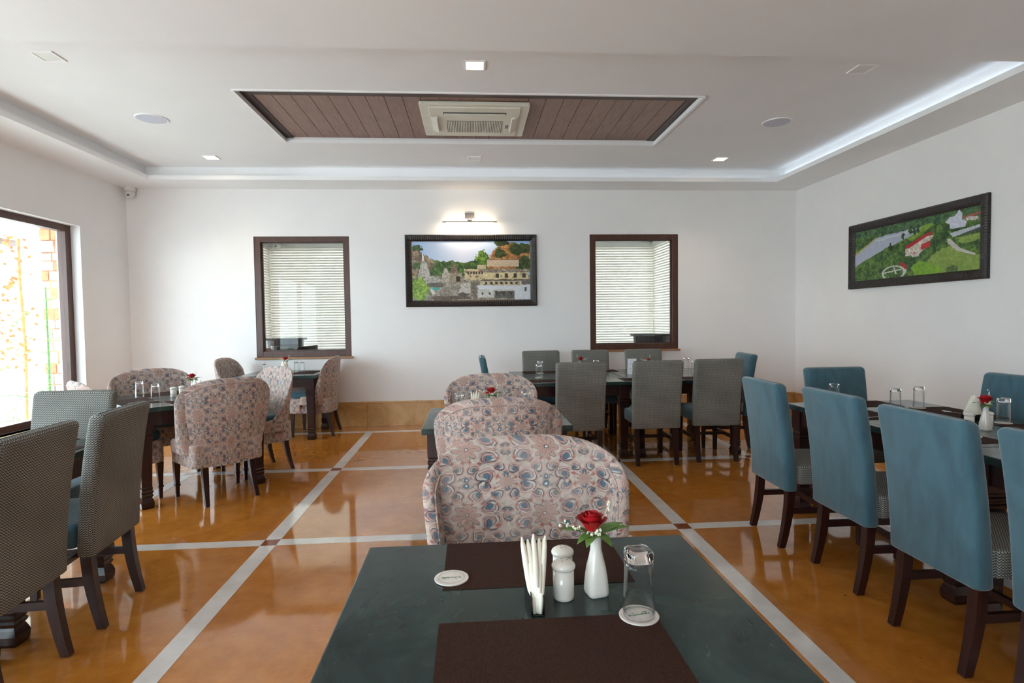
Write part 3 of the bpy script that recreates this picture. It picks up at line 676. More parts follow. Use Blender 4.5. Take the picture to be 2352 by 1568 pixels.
def lake():
    p = Paint(300, 118); p.foliage(np.ones((p.h, p.w)), (36, 66, 36), (108, 142, 62))
    p.foliage(p.rect(0, 1, -1, .16, .02), (34, 66, 44), (96, 132, 84))
    p.foliage(p.poly([(.45, .30), (.62, .14), (.7, .15), (.52, .38)], .02), (96, 134, 48), (150, 176, 70)); p.fill(p.poly([(0, .45), (.12, .30), (.2, .2), (.23, .20), (.1, .36), (0, .50)], .01), (168, 158, 92), .3)
    p.fill(p.poly([(0, .49), (.20, .23), (.24, .19), (.42, .17), (.6, .16), (.57, .23), (.42, .36), (.3, .42), (.2, .52), (.08, .62), (0, .72)], .012), (172, 178, 196), .05); p.fill(p.poly([(.2, .24), (.58, .17), (.54, .22), (.22, .27)], .015), (200, 210, 216), .1, .7)
    for cx, cy in ((.45, .27), (.51, .19), (.54, .21), (.34, .42), (.57, .18)): p.foliage(p.ell(cx, cy, .014, .07, .02), (24, 50, 26), (64, 96, 40))
    p.fill(p.poly([(.47, .50), (.64, .34), (.69, .34), (.69, .44), (.6, .58), (.57, .64), (.47, .62)], .006), (206, 194, 182), .35); p.fill(p.poly([(.475, .45), (.62, .30), (.675, .27), (.68, .31), (.62, .36), (.5, .50), (.475, .49)]), (176, 40, 44), .15)
    p.fill(p.poly([(.59, .52), (.60, .46), (.66, .42), (.675, .45), (.66, .52), (.60, .56)]), (190, 52, 56), .12); p.fill(p.poly([(.52, .60), (.55, .58), (.56, .62), (.53, .64)]), (176, 40, 44), .1); p.fill(p.rect(.5, .58, .60, .66, .01), (210, 206, 200), .2, .8)
    for cx, cy, rx, ry in ((.7, .46, .035, .11), (.76, .42, .03, .12), (.52, .72, .03, .09), (.83, .30, .02, .07), (.8, .24, .03, .07)): p.foliage(p.ell(cx, cy, rx, ry, .03), (30, 58, 32), (84, 116, 56))
    p.foliage(p.poly([(.63, .78), (.7, .62), (.82, .56), (.9, .70), (1, .78), (1, 1), (.62, .98), (.66, .86)], .015), (116, 142, 66), (150, 170, 84), 0); p.foliage(p.poly([(.52, .84), (.58, .74), (.64, .78), (.76, .93), (.75, .98), (.55, 1)], .015), (104, 150, 40), (140, 182, 56))
    p.fill(p.poly([(.78, .44), (.8, .44), (.87, .62), (.97, .74), (.96, .76), (.85, .66), (.79, .53)], .004), (196, 190, 184), .08); p.fill(p.poly([(.80, .36), (1, .30), (1, .36), (.82, .43)]), (186, 190, 200), .1); p.fill(p.poly([(.88, .40), (1, .34), (1, .38), (.88, .43)]), (70, 76, 80), .2)
    p.foliage(p.poly([(.84, .46), (1, .42), (1, .52), (.87, .56)], .02), (110, 140, 64), (156, 176, 92))
    p.fill(p.poly([(.77, .17), (.80, .10), (.83, .10), (.86, .01), (.88, .08), (.88, .18), (.91, .22), (.9, .30), (.8, .29), (.8, .22)], .004), (206, 208, 224), .12); p.fill(p.poly([(.88, .14), (1, .10), (1, .14), (.89, .18)]), (170, 92, 78), .2); p.fill(p.rect(.9, .98, .16, .22, .02), (200, 196, 190), .3)
    p.fill(p.poly([(.42, .74), (.44, .72), (.485, .80), (.48, .88), (.45, .86)]), (172, 36, 46), .12); p.fill(p.rect(.45, .48, .86, .93, .01), (204, 196, 190), .2)
    e = ((p.u-.37)/.10)**2 + ((p.v-.90)/.13)**2; p.fill(((e > .72) & (e < 1.05) & (p.v < .98)).astype(float), (200, 204, 196), .1); p.fill(p.poly([(.28, .88), (.44, .84), (.44, .86), (.28, .90)]), (200, 204, 196), .1); p.fill(p.poly([(.37, .80), (.38, .80), (.40, .92), (.385, .92)]), (200, 204, 196), .1)
    p.foliage(p.ell(.82, .96, .035, .09, .03), (50, 80, 40), (96, 120, 60)); return p
def paint_mat():
    M = new_mat('printed_picture', rough=.32, spec=.35); t, b = nt(M); a = t.nodes.new('ShaderNodeAttribute'); a.attribute_name = 'paint'; t.links.new(a.outputs['Color'], b.inputs['Base Color']); MT['paint'] = M
paint_mat()
def print_mesh(p, W_, H_):
    nx, ny = p.w, p.h; xs = np.linspace(-W_/2, W_/2, nx); zs = np.linspace(H_/2, -H_/2, ny)
    gx, gz = np.meshgrid(xs, zs); v = np.stack([gx.ravel(), np.zeros(nx*ny), gz.ravel()], 1)
    idx = np.arange(nx*ny).reshape(ny, nx); f = np.stack([idx[:-1, :-1].ravel(), idx[1:, :-1].ravel(), idx[1:, 1:].ravel(), idx[:-1, 1:].ravel()], 1)
    k = nx*ny; e = .004   # a thin board behind the printed face
    me = bpy.data.meshes.new('print'); bv = [(-W_/2, e, -H_/2), (W_/2, e, -H_/2), (W_/2, e, H_/2), (-W_/2, e, H_/2)]
    c4 = [idx[-1, 0], idx[-1, -1], idx[0, -1], idx[0, 0]]
    me.from_pydata(v.tolist() + bv, [], f.tolist() + [(k+3, k+2, k+1, k)]); me.update()
    im = p.im.clip(0, 1); lin = np.where(im <= .04045, im/12.92, ((im+.055)/1.055)**2.4).reshape(-1, 3)
    col = np.ones((k+4, 4)); col[:k, :3] = lin; at = me.color_attributes.new('paint', 'FLOAT_COLOR', 'POINT'); at.data.foreach_set('color', col.ravel())
    me.materials.append(MT['paint']); return me
def framed(name, W_, H_, fw, p, loc, rz, label, dp=.045):
    r = tag(empty(name, loc, rz), label, 'picture')
    prof = [(0, .002), (0, dp*.7), (fw*.18, dp), (fw*.72, dp*.72), (fw*.9, dp*.5), (fw, dp*.34), (fw, .002)]   # (inward, out from wall)
    v, f, uv = [], [], []
    cs = [(-W_/2, -H_/2), (W_/2, -H_/2), (W_/2, H_/2), (-W_/2, H_/2)]; inn = [(1, 1), (-1, 1), (-1, -1), (1, -1)]
    for s_ in range(4):
        a, b_ = s_, (s_+1) % 4; L = W_ if s_ % 2 == 0 else H_; k = len(v)
        for q, (i, o) in enumerate(prof):
            for c, e in ((a, 0), (b_, 1)): v.append((cs[c][0]+inn[c][0]*i, -o, cs[c][1]+inn[c][1]*i)); uv.append((i if e == 0 else L - i, i))
        for q in range(len(prof)-1): f.append((k+2*q, k+2*q+1, k+2*q+3, k+2*q+2))
    obj('frame', mesh_from('frame', v, f, 'frame', False, uv), r)
    obj('print', print_mesh(p, W_-2*fw+.01, H_-2*fw+.01), r, (0, -.012, 0))
    return r
framed('framed_picture', 1.722, .94, .085, temple(), (.019, YB-.001, 2.025), 0, 'large black framed picture of a hillside temple on the back wall')
framed('framed_picture', 1.81, .735, .088, lake(), (XR-.001, 5.54, 2.045), -PI/2, 'black framed aerial picture of a lake and fields on the right wall')
# ------------------------------------------------------------------ tables
LEGP = [(0, .038), (.012, .042), (.045, .044), (.070, .036), (.082, .031), (.090, .037), (.100, .040), (.110, .033), (.118, .038), (.128, .041), (.138, .034), (.150, .037), (.165, .034), (.515, .043), (.520, .049), (.530, .049), (.536, .043), (.546, .043), (.552, .049), (.562, .049), (.568, .043), (.580, .043), (.586, .049), (.722, .049)]
def table(loc, sx, sy, rz, label):
    r = tag(empty('dining_table', loc, rz), label, 'table'); hx, hy = sx/2, sy/2
    G().box(-hx, hx, -hy, hy, .724, .76, .004).build('tabletop', 'marble', r)
    a = .03; g = G(); t2 = .025
    g.box(-hx+a+.09, hx-a-.09, -hy+a+.01, -hy+a+.01+t2, .62, .724); g.box(-hx+a+.09, hx-a-.09, hy-a-.01-t2, hy-a-.01, .62, .724)
    g.box(-hx+a+.01, -hx+a+.01+t2, -hy+a+.09, hy-a-.09, .62, .724); g.box(hx-a-.01-t2, hx-a-.01, -hy+a+.09, hy-a-.09, .62, .724)
    g.build('apron', 'mahogany', r)
    me = None
    for cx in (-1, 1):
        for cy in (-1, 1):
            if me is None: g = G(); g.sq(LEGP); me = mesh_from('leg', g.v, g.f, 'mahogany')
            obj('leg', me, r, (cx*(hx-a-.049), cy*(hy-a-.049), 0))
    return r
TZ = .76
table((.150, 1.180, 0), .875, .785, 0, 'dark green marble topped table in the foreground')
table((.145, 3.660, 0), .875, .785, 0, 'marble topped table in the middle between floral chairs')
table((-2.44, 5.02, 0), 1.0, 1.0, D(44), 'diagonal marble topped table near the big window')
table((-2.26, 7.15, 0), .90, .78, 0, 'marble topped table under the left inner window')
table((1.005, 6.10, 0), 1.13, 1.30, 0, 'left one of the two joined tables among grey chairs')
table((2.145, 6.10, 0), 1.13, 1.30, 0, 'right one of the two joined tables among grey chairs, with the white menu card')
table((2.69, 3.18, 0), .93, 1.44, 0, 'marble topped table on the right with rose vase and spoons')
table((2.69, 1.735, 0), .93, 1.44, 0, 'table at the right edge of the view joined to the teal chairs')
table((-2.36, 2.885, 0), .86, .76, 0, 'table behind the grey chairs at the left edge')
table((-2.36, 2.12, 0), .86, .76, 0, 'table hidden behind the nearest grey chair at bottom left')

# ------------------------------------------------------------------ parsons chairs
def parsons(back, seat):
    def make():
        r = empty('dining_chair')
        n = 18; rs = []; H0, H1 = .345, .985; W_ = .455
        def yb(z): t = (z-H0)/(H1-H0); return -.235 - .020*t - .055*t*t
        def add(z, sh, sy=0): t = (z-H0)/(H1-H0); rs.append(rrect(W_ + .012*t - 2*sh, .078 - .006*t - 2*min(sh, .03), max(.026 - sh*.4, .006), z, 0, yb(z)))
        for k in range(4): a = PI/2*k/3; add(H0 + .012*(1-math.cos(a)), .012*(1-math.sin(a)))
        for k in range(1, n): add(H0 + .012 + (H1 - .026 - H0 - .012)*k/n, 0)
        for k in range(6): a = PI/2*k/5; add(H1 - .026*(1-math.sin(a)), .026*(1-math.cos(a)))
        g = G(); g.loft(rs); g.build('backrest', back, r, True)
        g = G(); pillow(g, .455, .445, .385, .497, .03, .018, 0, .020, .012); g.build('seat', seat, r, True)
        for x in (-.183, .183):
            g = G(); g.sq([(.004, .0155), (.385, .0215)], x, .205); l = g.build('leg', 'mahogany', r); g = G(); g.lathe([(0, .009), (.004, .010)], x, .205, 10); g.build('foot_glide', 'plastic_white', l)
            g = G(); g.sq([(.004, .0175), (.08, .019), (.16, .0205), (.24, .022), (.36, .022)], x, -.225, 0, lambda z: (0, -.052*((.36-z)/.36)**1.7)); l = g.build('leg', 'mahogany', r); g = G(); g.lathe([(0, .009), (.004, .010)], x, -.276, 10); g.build('foot_glide', 'plastic_white', l)
            G().box(x-.010, x+.010, -.225, .195, .205, .240).build('stretcher', 'mahogany', r)
        G().box(-.175, .175, -.01, .012, .208, .237).build('stretcher', 'mahogany', r)
        return r
    return make
GREY, TEAL = parsons('grey', 'teal'), parsons('teal', 'grey')
def grey(x, y, a, lb): place('grey', GREY, (x, y, 0), D(a), lb, 'chair', 'grey woven dining chairs with teal seats')
def teal(x, y, a, lb): place('tealc', TEAL, (x, y, 0), D(a), lb, 'chair', 'teal velvet dining chairs with grey seats')
grey(.985, 5.405, 1, 'left grey woven chair on the near side of the joined tables')
grey(1.715, 5.435, -1, 'middle grey woven chair on the near side of the joined tables, its teal seat showing')
grey(2.315, 5.500, 0, 'right grey woven chair on the near side of the joined tables')
grey(.86, 6.75, 180, 'left grey woven chair on the far side of the joined tables')
grey(1.48, 6.75, 180, 'middle grey woven chair on the far side, behind the small rose')
grey(2.155, 6.75, 180, 'right grey woven chair on the far side under the right inner window')
grey(-2.39, 3.31, 179, 'grey woven chair at the head of the left table facing the camera')
grey(-1.985, 2.83, 96, 'grey woven chair at left with its side panel and rear legs in view')
grey(-1.965, 2.26, 94, 'nearest grey woven chair cut by the left edge')
teal(.42, 6.20, -90, 'teal chair mostly hidden at the left end of the joined tables')
teal(2.63, 5.94, 84, 'teal chair at the right end of the joined tables by the wall')
teal(2.105, 3.405, -92, 'first teal chair of the right hand row, farthest from the camera')
teal(2.165, 2.82, -91, 'second teal chair of the right hand row')
teal(2.13, 2.18, -90, 'third teal chair of the right hand row, largest one fully in view')
teal(2.16, 1.63, -90, 'fourth teal chair cut off by the right edge of the view')
teal(2.745, 3.84, 180, 'teal chair at the far end of the right table facing the camera')
teal(3.15, 3.36, 90, 'teal chair on the wall side of the right table at the right edge')

# ------------------------------------------------------------------ floral barrel chairs
def barrel():
    r = empty('barrel_chair'); NC = 64; T1 = .80
    def plan(s, z):
        t = min(max((z-.30)/.55, 0), 1); a = .268 + .052*t*t*(3-2*t); lean = -.012 - .048*max(0, (z-.45)/.5); b = .175*(1-.50*t*t*(3-2*t)); yb_ = -.245
        q = abs(s)/T1
        if q <= 1:
            th = q*PI/2; x = a*math.sin(th)**.92; y = yb_ + b*(1-math.cos(th)**.95) + lean*(math.cos(th)); n = Vector((-math.sin(th)*.95, math.cos(th), 0)).normalized()
        else:
            e = (q-1)/(1/T1-1); x = a - .010*e; y = yb_ + b + .18*e; n = Vector((-1, 0, 0))
        return Vector((math.copysign(x, s) if s else 0, y, 0)), Vector((math.copysign(n.x, s) if s else 0, n.y, 0))
    def top(s):
        q = abs(s)/T1
        if q <= 1: t = min(math.sin(q*PI/2)**.92, 1); return .960 - .16*(1-max(1-t**3.2, 0)**.5)
        e = (q-1)/(1/T1-1); k = min(e/.40, 1); return .800 - .285*(1-(1-k)**2.2) - .02*e
    def thick(s): q = abs(s)/T1; return .030 - .010*min(q, 1)**2
    btn = [(-.15, .80), (0, .80), (.15, .80), (-.22, .68), (-.075, .68), (.075, .68), (.22, .68), (-.15, .57), (0, .57), (.15, .57)]
    verts, uvs, faces = [], [], []; NO, NCAP, NI = 12, 8, 14; M_ = NO + NCAP + NI; arc = 0; prev = None; pipe = []
    cols = [-1 + 2*i/NC for i in range(NC+1)]
    for i, s in enumerate(cols):
        pm, _ = plan(s, .65); arc += 0 if prev is None else (pm-prev).length; prev = pm; zt = top(s); rr = thick(s)
        for j in range(M_):
            if j < NO: z = .292 + (zt - rr*1.25 - .292)*j/(NO-1); P, n = plan(s, z); off = -.0; p = P
            elif j < NO + NCAP:
                a = PI*(j-NO+1)/(NCAP+1); z = zt - rr*1.25 + rr*1.25*math.sin(a); P, n = plan(s, zt - rr); p = P + n*(rr - rr*math.cos(a))
            else:
                k = (j-NO-NCAP)/(NI-1); z = (zt - rr*1.25) + (.40 - (zt - rr*1.25))*k; P, n = plan(s, z); dep = 2*rr + .014*math.sin(PI*min(k, 1))*math.cos(min(abs(s)/.8, 1)*PI/2)**1.2
                u_ = (arc_c := arc - .0); p = P + n*dep
                sx = s*T1*.62
                for (bx, bz) in btn:
                    d2 = ((p.x-bx)**2 + (z-bz)**2)/(.030**2)
                    if d2 < 4 and abs(s) < .75: p = p - n*(.014*math.exp(-d2))
            acr = 0 if j < NO else (rr - rr*math.cos(PI*(j-NO+1)/(NCAP+1)) if j < NO + NCAP else 2*rr); verts.append((p.x, p.y, z)); uvs.append((arc + acr, z))
            if j == NO-1: pipe.append((p.x - n.x*.001, p.y - n.y*.001, z))
    nV = M_
    for i in range(NC):
        for j in range(M_-1): a = i*nV + j; faces.append((a, a+nV, a+nV+1, a+1))
    faces.append(tuple(range(M_))); faces.append(tuple(NC*nV + j for j in range(M_-1, -1, -1)))
    mid = arc/2; uvs = [(u-mid, v) for u, v in uvs]
    me = mesh_from('backrest', verts, faces, 'floral', True, uvs); bk = obj('backrest', me, r)
    g = G(); g.tube(pipe, .0042, 6); g.build('piping', 'floral', bk, True)
    g = G()
    for (bx, bz) in btn:
        y = -.245 + .205*(1-math.cos(math.asin(min(abs(bx)/.33, 1)))) - .012 - .048*max(0, (bz-.45)/.5) + .058; g.add([(bx + .009*math.cos(q*PI/3), y - .004, bz + .009*math.sin(q*PI/3)) for q in range(6)] + [(bx, y+.003, bz)], [(q, (q+1) % 6, 6) for q in range(6)])
    for k in range(len(btn)): q = G(); q.add(g.v[k*7:(k+1)*7], [(a, (a+1) % 6, 6) for a in range(6)]); q.build('button', 'floral', bk, True)
    g = G(); pillow(g, .535, .47, .292, .468, .05, .012, 0, .005); g.build('seat_base', 'floral', r, True)
    g = G(); pillow(g, .47, .37, .462, .540, .08, .028, 0, .055, .008); g.build('seat_cushion', 'teal', r, True, label='dark teal seat cushion')
    for x in (-.235, .235):
        g = G(); g.sq([(.004, .0125), (.09, .0145), (.094, .0195), (.106, .0195), (.110, .0155), (.295, .0235)], x, .205); l = g.build('leg', 'mahogany', r); g = G(); g.lathe([(0, .008), (.004, .009)], x, .205, 10); g.build('foot_glide', 'plastic_white', l)
        x2 = x*.75; sg = 1 if x > 0 else -1
        g = G(); g.sq([(.004, .014), (.08, .016), (.16, .019), (.24, .021), (.31, .022)], x2, -.195, 0, lambda z: (sg*.012*((.31-z)/.31)**1.5, -.065*((.31-z)/.31)**1.6)); l = g.build('leg', 'mahogany', r); g = G(); g.lathe([(0, .008), (.004, .009)], x2+sg*.012, -.259, 10); g.build('foot_glide', 'plastic_white', l)
    return r
def flo(x, y, a, lb): place('barrel', barrel, (x, y, 0), D(a), lb, 'chair', 'floral barrel chairs')
flo(.185, 1.785, 180, 'large floral barrel chair facing the camera behind the foreground table')
flo(.145, 3.325, 0, 'floral barrel chair seen from behind at the middle table')
flo(.145, 4.20, 180, 'floral barrel chair facing the camera on the far side of the middle table')
flo(-2.04, 4.70, 45, 'floral barrel chair seen from behind at the diagonal table, dark teal seat showing')
flo(-2.01, 5.42, 135, 'floral barrel chair at the far right side of the diagonal table, facing left')
flo(-2.86, 5.44, 225, 'floral barrel chair facing the camera behind the glasses of the diagonal table')
flo(-2.78, 4.68, -45, 'floral barrel chair by the big window, only its rounded top showing')
flo(-2.74, 7.12, -90, 'floral barrel chair at the left of the table under the inner window, facing right')
flo(-1.93, 7.17, 90, 'floral barrel chair at the right of the table under the inner window, facing left')

# ------------------------------------------------------------------ table ware
def tumbler():
    r = empty('tumbler'); sup = lambda z: 2 + 1.6*max(0, (z-.085)/.05)
    def ring(z, rr, n=32):
        e = sup(z); q = []
        for j in range(n):
            a = 2*PI*j/n; c, d = math.cos(a), math.sin(a); q.append((rr*(abs(c)**e + abs(d)**e)**(-1/e)*.97*c, rr*(abs(c)**e + abs(d)**e)**(-1/e)*.97*d, z))
        return q
    out = [(0, .0335), (.003, .0345), (.05, .0325), (.10, .0300), (.114, .0292)]; inn = [(.114, .0270), (.10, .0277), (.05, .0302), (.003, .0324), (0, .0328)]
    g = G(); g.loft([ring(*q) for q in out + inn], False, False); n = 32; k = (len(out+inn)-1)*n
    g.f += [(j, k+j, k+(j+1) % n, (j+1) % n) for j in range(n)]; g.build('glass_wall', 'thin', r, True)
    base = [(.1145, .010), (.1165, .020), (.1148, .0266), (.1155, .0291), (.128, .0284), (.1345, .0272), (.1375, .0245), (.138, .0150), (.1372, .006)]
    g = G(); g.loft([ring(*q) for q in base]); g.build('glass_base', 'glass', r, True); return r
def glass(x, y, lb, grp=None, z=TZ, a=20): return place('tumbler', tumbler, (x, y, z+.0005), D(a), lb, 'glass', 'upturned glass tumblers')
def coaster():
    r = empty('coaster'); g = G(); g.lathe([(0, .0405), (.0022, .041), (.0030, .0405)], n=40); g.build('board', 'coaster_board', r)
    g = G()
    for ra, rb in ((.0315, .0322), (.0290, .0295)):
        k = len(g.v); n = 48
        for j in range(n):
            a = 2*PI*j/n
            for q in (ra, rb): g.v.append((q*math.cos(a), q*math.sin(a), .0032))
        for j in range(n): g.f.append((k+2*j, k+2*j+1, k+(2*j+3) % (2*n), k+(2*j+2) % (2*n)))
    g.build('printed_ring', 'coaster_print', r); g = G(); rd = random.Random(5); x = -.0235
    while x < .0235:
        w = rd.uniform(.0008, .0020); h = rd.uniform(.0015, .0040) + (.003 if rd.random() < .15 else 0); g.box(x, x+w, -.002, -.002+h, .0030, .0033); x += w + .0006
        if rd.random() < .5: g.box(x-w*1.2, x, -.002 + h*.5, -.0012 + h*.5, .0030, .0033)
    for q in ((-.012, .006), (.014, .0075), (.019, .007)): g.add([(q[0]-.004, q[1], .0033), (q[0], q[1]-.0015, .0033), (q[0]+.003, q[1]+.0003, .0033), (q[0], q[1]+.0018, .0033)], [(0, 1, 2, 3)])
    g.build('printed_mark', 'green_print', r); return r
def coast(x, y, lb, z=TZ, a=0): return place('coaster', coaster, (x, y, z), D(a), lb, 'coaster', 'round paper coasters')
def pmat():
    g = G(); g.box(-.225, .225, -.135, .135, 0, .0018, .0006); return g.build('placemat', 'mat')
def pm(x, y, a, lb, z=TZ): return place('placemat', pmat, (x, y, z), D(a), lb, 'placemat', 'dark brown woven placemats')
def vase_():
    g = G(); sup = lambda z: 2 + 2.6*max(0, 1-z/.10)
    g.lathe([(0, .0215), (.002, .0232), (.008, .0246), (.02, .0243), (.045, .0225), (.065, .0200), (.085, .0160), (.102, .0130), (.118, .0122), (.128, .0128), (.133, .0138), (.1335, .0125), (.125, .0105), (.10, .0105)], n=32, sup=sup); return g.build('bud_vase', 'porcelain', None, True)
def shaker_(holes):
    def mk():
        r = empty('shaker'); g = G(); g.lathe([(0, .0205), (.002, .0225), (.007, .0235), (.03, .0232), (.068, .0228)], n=28); g.build('body', 'porcelain', r, True)
        g = G(); g.lathe([(.066, .0235), (.070, .0262), (.075, .0266), (.079, .0245), (.083, .0185), (.0855, .010), (.086, .003)], n=28); c = g.build('cap', 'porcelain', r, True)
        for k in range(3): a = k*2.1; g = G(); g.lathe([(.0845, .0014), (.0862, .0014)], .008*math.cos(a), .008*math.sin(a), 8); g.build('hole', 'black_lens', c)
        return r
    return mk
def shaker(x, y, lb, a=0): return place('shaker', shaker_(3), (x, y, TZ), D(a), lb, 'shaker', 'white porcelain shakers')
def vase(x, y, lb): return place('vase', vase_, (x, y, TZ), D(12), lb, 'vase', 'white square bud vases')
def holder_():
    r = empty('napkin_holder'); 
    for s_ in (-1, 1):
        g = G(); n = 14; pts = [(.055*math.cos(PI*k/n), .062*math.sin(PI*k/n)**.8) for k in range(n+1)]; x0 = s_*.0125; x1 = s_*.0140
        a = [(x0, p[0], .002+p[1]) for p in pts]; b_ = [(x1, p[0], .002+p[1]) for p in pts]; g.loft([a, b_]); g.build('side_plate', 'black_steel', r)
    G().box(-.014, .014, -.055, .055, 0, .003, .001).build('base', 'black_steel', r); return r
def holder(x, y, a, lb): return place('holder', holder_, (x, y, TZ), D(a), lb, 'napkin holder', 'black steel napkin holders')
NAPM = {}
ORD = {5: ('leftmost', 'second', 'middle', 'fourth', 'rightmost'), 4: ('leftmost', 'second', 'third', 'rightmost'), 2: ('left', 'right')}
def napkins(x, y, a, n, lbf, hs=.150):
    c, s_ = math.cos(D(a)), math.sin(D(a))
    for k in range(n):
        t = 0 if n == 1 else k/(n-1)*2-1; key = (n, k)
        if key not in NAPM:
            g = G(); rs = []; H_ = hs*(1 - .05*(k % 2) - .03*abs(t)); th = .0042
            for q in range(9):
                z = q/8; w = .045*(1 - z**1.6) + .0035; xo = t*(.0070 + .023*z**1.6 - .004*z**4); e = th*(.35 + 1.0*math.sin(PI*(z*.8+.08)))*(1 if q < 8 else .35) ; b_ = .002*math.sin(z*5+k)
                rs.append([(xo-e, -w+b_, .0035+H_*z), (xo+e, -w+b_, .0035+H_*z), (xo+e*1.3, b_, .0035+H_*z+.002*z), (xo+e, w+b_, .0035+H_*z), (xo-e, w+b_, .0035+H_*z), (xo-e*1.3, b_, .0035+H_*z)])
            g.loft(rs); NAPM[key] = mesh_from('paper_napkin', g.v, g.f, 'napkin_paper', True)
        tag(obj('paper_napkin', NAPM[key], None, (x, y, TZ), D(a)), ORD[n][k] + ' ' + lbf, 'napkin', 'folded paper napkins')
def petal_mesh(r0, h, span, flare, z0, name='petal', mat='rose_red'):
    v, f = [], []; nu, nv = 7, 6
    for j in range(nv):
        t = j/(nv-1)
        for i in range(nu):
            s_ = i/(nu-1)*2-1; wd = span*(.45 + .55*math.sin(PI*min(t*.62+.12, .5)))
            rr = r0*(.45 + .55*math.sin(t*PI/2)) + flare*t**3 ; a = s_*wd; z = z0 + h*t*(1-.10*s_*s_) - flare*.6*t**5
            v.append((rr*math.cos(a), rr*math.sin(a), z))
    for j in range(nv-1):
        for i in range(nu-1): a = j*nu+i; f.append((a, a+1, a+nu+1, a+nu))
    return mesh_from(name, v, f, mat, True)
def leaf_mesh(L, w, droop):
    v, f = [], []; n = 7
    for j in range(n):
        t = j/(n-1); ww = w*math.sin(PI*t**.8)**.8 + .0006; x = L*t; z = .35*L*t - droop*t*t
        v += [(x, -ww, z+.18*ww), (x, 0, z), (x, ww, z+.18*ww)]
    for j in range(n-1):
        a = 3*j; f += [(a, a+3, a+4, a+1), (a+1, a+4, a+5, a+2)]
    return mesh_from('leaf', v, f, 'leaf_green', True)
def sprig(g, base, d, n, rd, sz=.0028):
    b_ = Vector(base); d = Vector(d); g.tube([b_, b_+d*.6, b_+d], .0008, 4)
    for k in range(n):
        p = b_ + d*(.45 + .6*k/n) + Vector([rd.uniform(-1, 1)*.007 for _ in range(3)]); q = G(); q.lathe([(-sz*1.3, sz*.2), (-sz*.6, sz*.8), (sz*.4, sz), (sz*1.4, sz*.3)], n=6); g.add([(p.x+a, p.y+b2, p.z+c) for a, b2, c in q.v], q.f)
def rose_(kind):
    def mk():
        r = empty('artificial_rose'); rd = random.Random(11+kind); tilt = (-.008, 0)
        hx, hy, hz = {0: (-.010, -.004, .022), 1: (-.006, -.002, .020), 2: (.012, .0, .016)}[kind]; sc = {0: 1.38, 1: 1.35, 2: 1.0}[kind]
        for L_, (cnt, r0, h, fl_) in enumerate(((2, .006, .027, 0), (3, .010, .028, .001), (4, .0145, .0275, .003), (5, .0185, .025, .007))):
            me = petal_mesh(r0*sc, h*sc, 1.0 if L_ < 2 else .85, fl_*sc, 0)
            for k in range(cnt): o = obj('petal', me, r, (hx, hy, hz - .002*L_), 2*PI*k/cnt + L_*.7)
        g = G(); g.tube([(0, 0, -.03), (hx*.5, hy*.5, 0), (hx, hy, hz)], .0016, 6); g.build('stem', 'leaf_green', r)
        lf = leaf_mesh(.082, .0150, .018); lf2 = leaf_mesh(.052, .012, .030)
        for a, me in ((8, lf), (28, lf), (172, lf), (205, lf2), (235, lf2), (300, lf2)): obj('leaf', me, r, (0, 0, .004), D(a))
        g = G(); sprig(g, (0, 0, 0), (-.078, .005, .034), 9, rd); sprig(g, (0, 0, 0), (.036, .01, .076), 7, rd); sprig(g, (0, 0, 0), (.004, -.016, .016), 16, rd); sprig(g, (0, 0, 0), (-.016, -.010, .014), 14, rd)
        tag(g.build('bud', 'bud_white', r), kind='stuff')
        if kind:
            g = G()
            for cx, cy, cz in (((-.024, -.008, .0), (.026, -.006, .004), (.018, .01, -.002)) if kind == 1 else ((-.035, 0, .008), (-.018, -.004, .016), (-.006, -.008, .008), (-.03, .006, .02))):
                for k in range(5):
                    a = 2*PI*k/5 + cx*90; p = Vector((cx, cy, cz)); q = Vector((math.cos(a), math.sin(a)*.6, .5*math.sin(a*2)+.2))*.014; s2 = q.orthogonal().normalized()*.006; g.add([p, p+q*.6+s2, p+q, p+q*.6-s2], [(0, 1, 2, 3)])
            g.build('white_blossom', 'bud_white', r)
        if kind == 1:
            g = G(); sprig(g, (0, 0, 0), (-.040, -.004, .020), 12, rd, .0034); g.build('red_berry', 'rose_red', r)
        return r
    return mk
def rose(x, y, kind, lb, a=0): return place('rose%d' % kind, rose_(kind), (x, y, TZ+.131), D(a), lb, 'artificial flower')
def spoon_():
    g = G(); rs = []
    prof = [(0, .003, .001), (.02, .0060, .0012), (.08, .0036, .0014), (.13, .0030, .0018), (.145, .006, .002), (.155, .013, .002), (.170, .0185, .001), (.185, .0175, .0012), (.198, .010, .003), (.203, .002, .004)]
    for x, w, z in prof: rs.append([(x-.1, -w, z+.0012), (x-.1, 0, z-.0006), (x-.1, w, z+.0012), (x-.1, w*.9, z+.0026), (x-.1, 0, z+.0010), (x-.1, -w*.9, z+.0026)])
    g.loft(rs); return g.build('spoon', 'chrome', None, True)
def fork_():
    r = G(); rs = []
    for x, w, z in [(0, .003, .001), (.02, .0060, .0012), (.08, .0034, .0014), (.13, .0030, .0018), (.145, .008, .002), (.155, .0115, .002)]: rs.append([(x-.1, -w, z), (x-.1, w, z), (x-.1, w, z+.0014), (x-.1, -w, z+.0014)])
    r.loft(rs)
    for k in range(4): y = -.0094 + k*.0063; r.box(.053, .100, y-.0015, y+.0015, .002, .0034)
    return r.build('fork', 'chrome')
def spoon(x, y, a, lb): return place('spoon', spoon_, (x, y, TZ+.0022), D(a), lb, 'cutlery')
def fork(x, y, a, lb): return place('fork', fork_, (x, y, TZ+.0022), D(a), lb, 'cutlery')

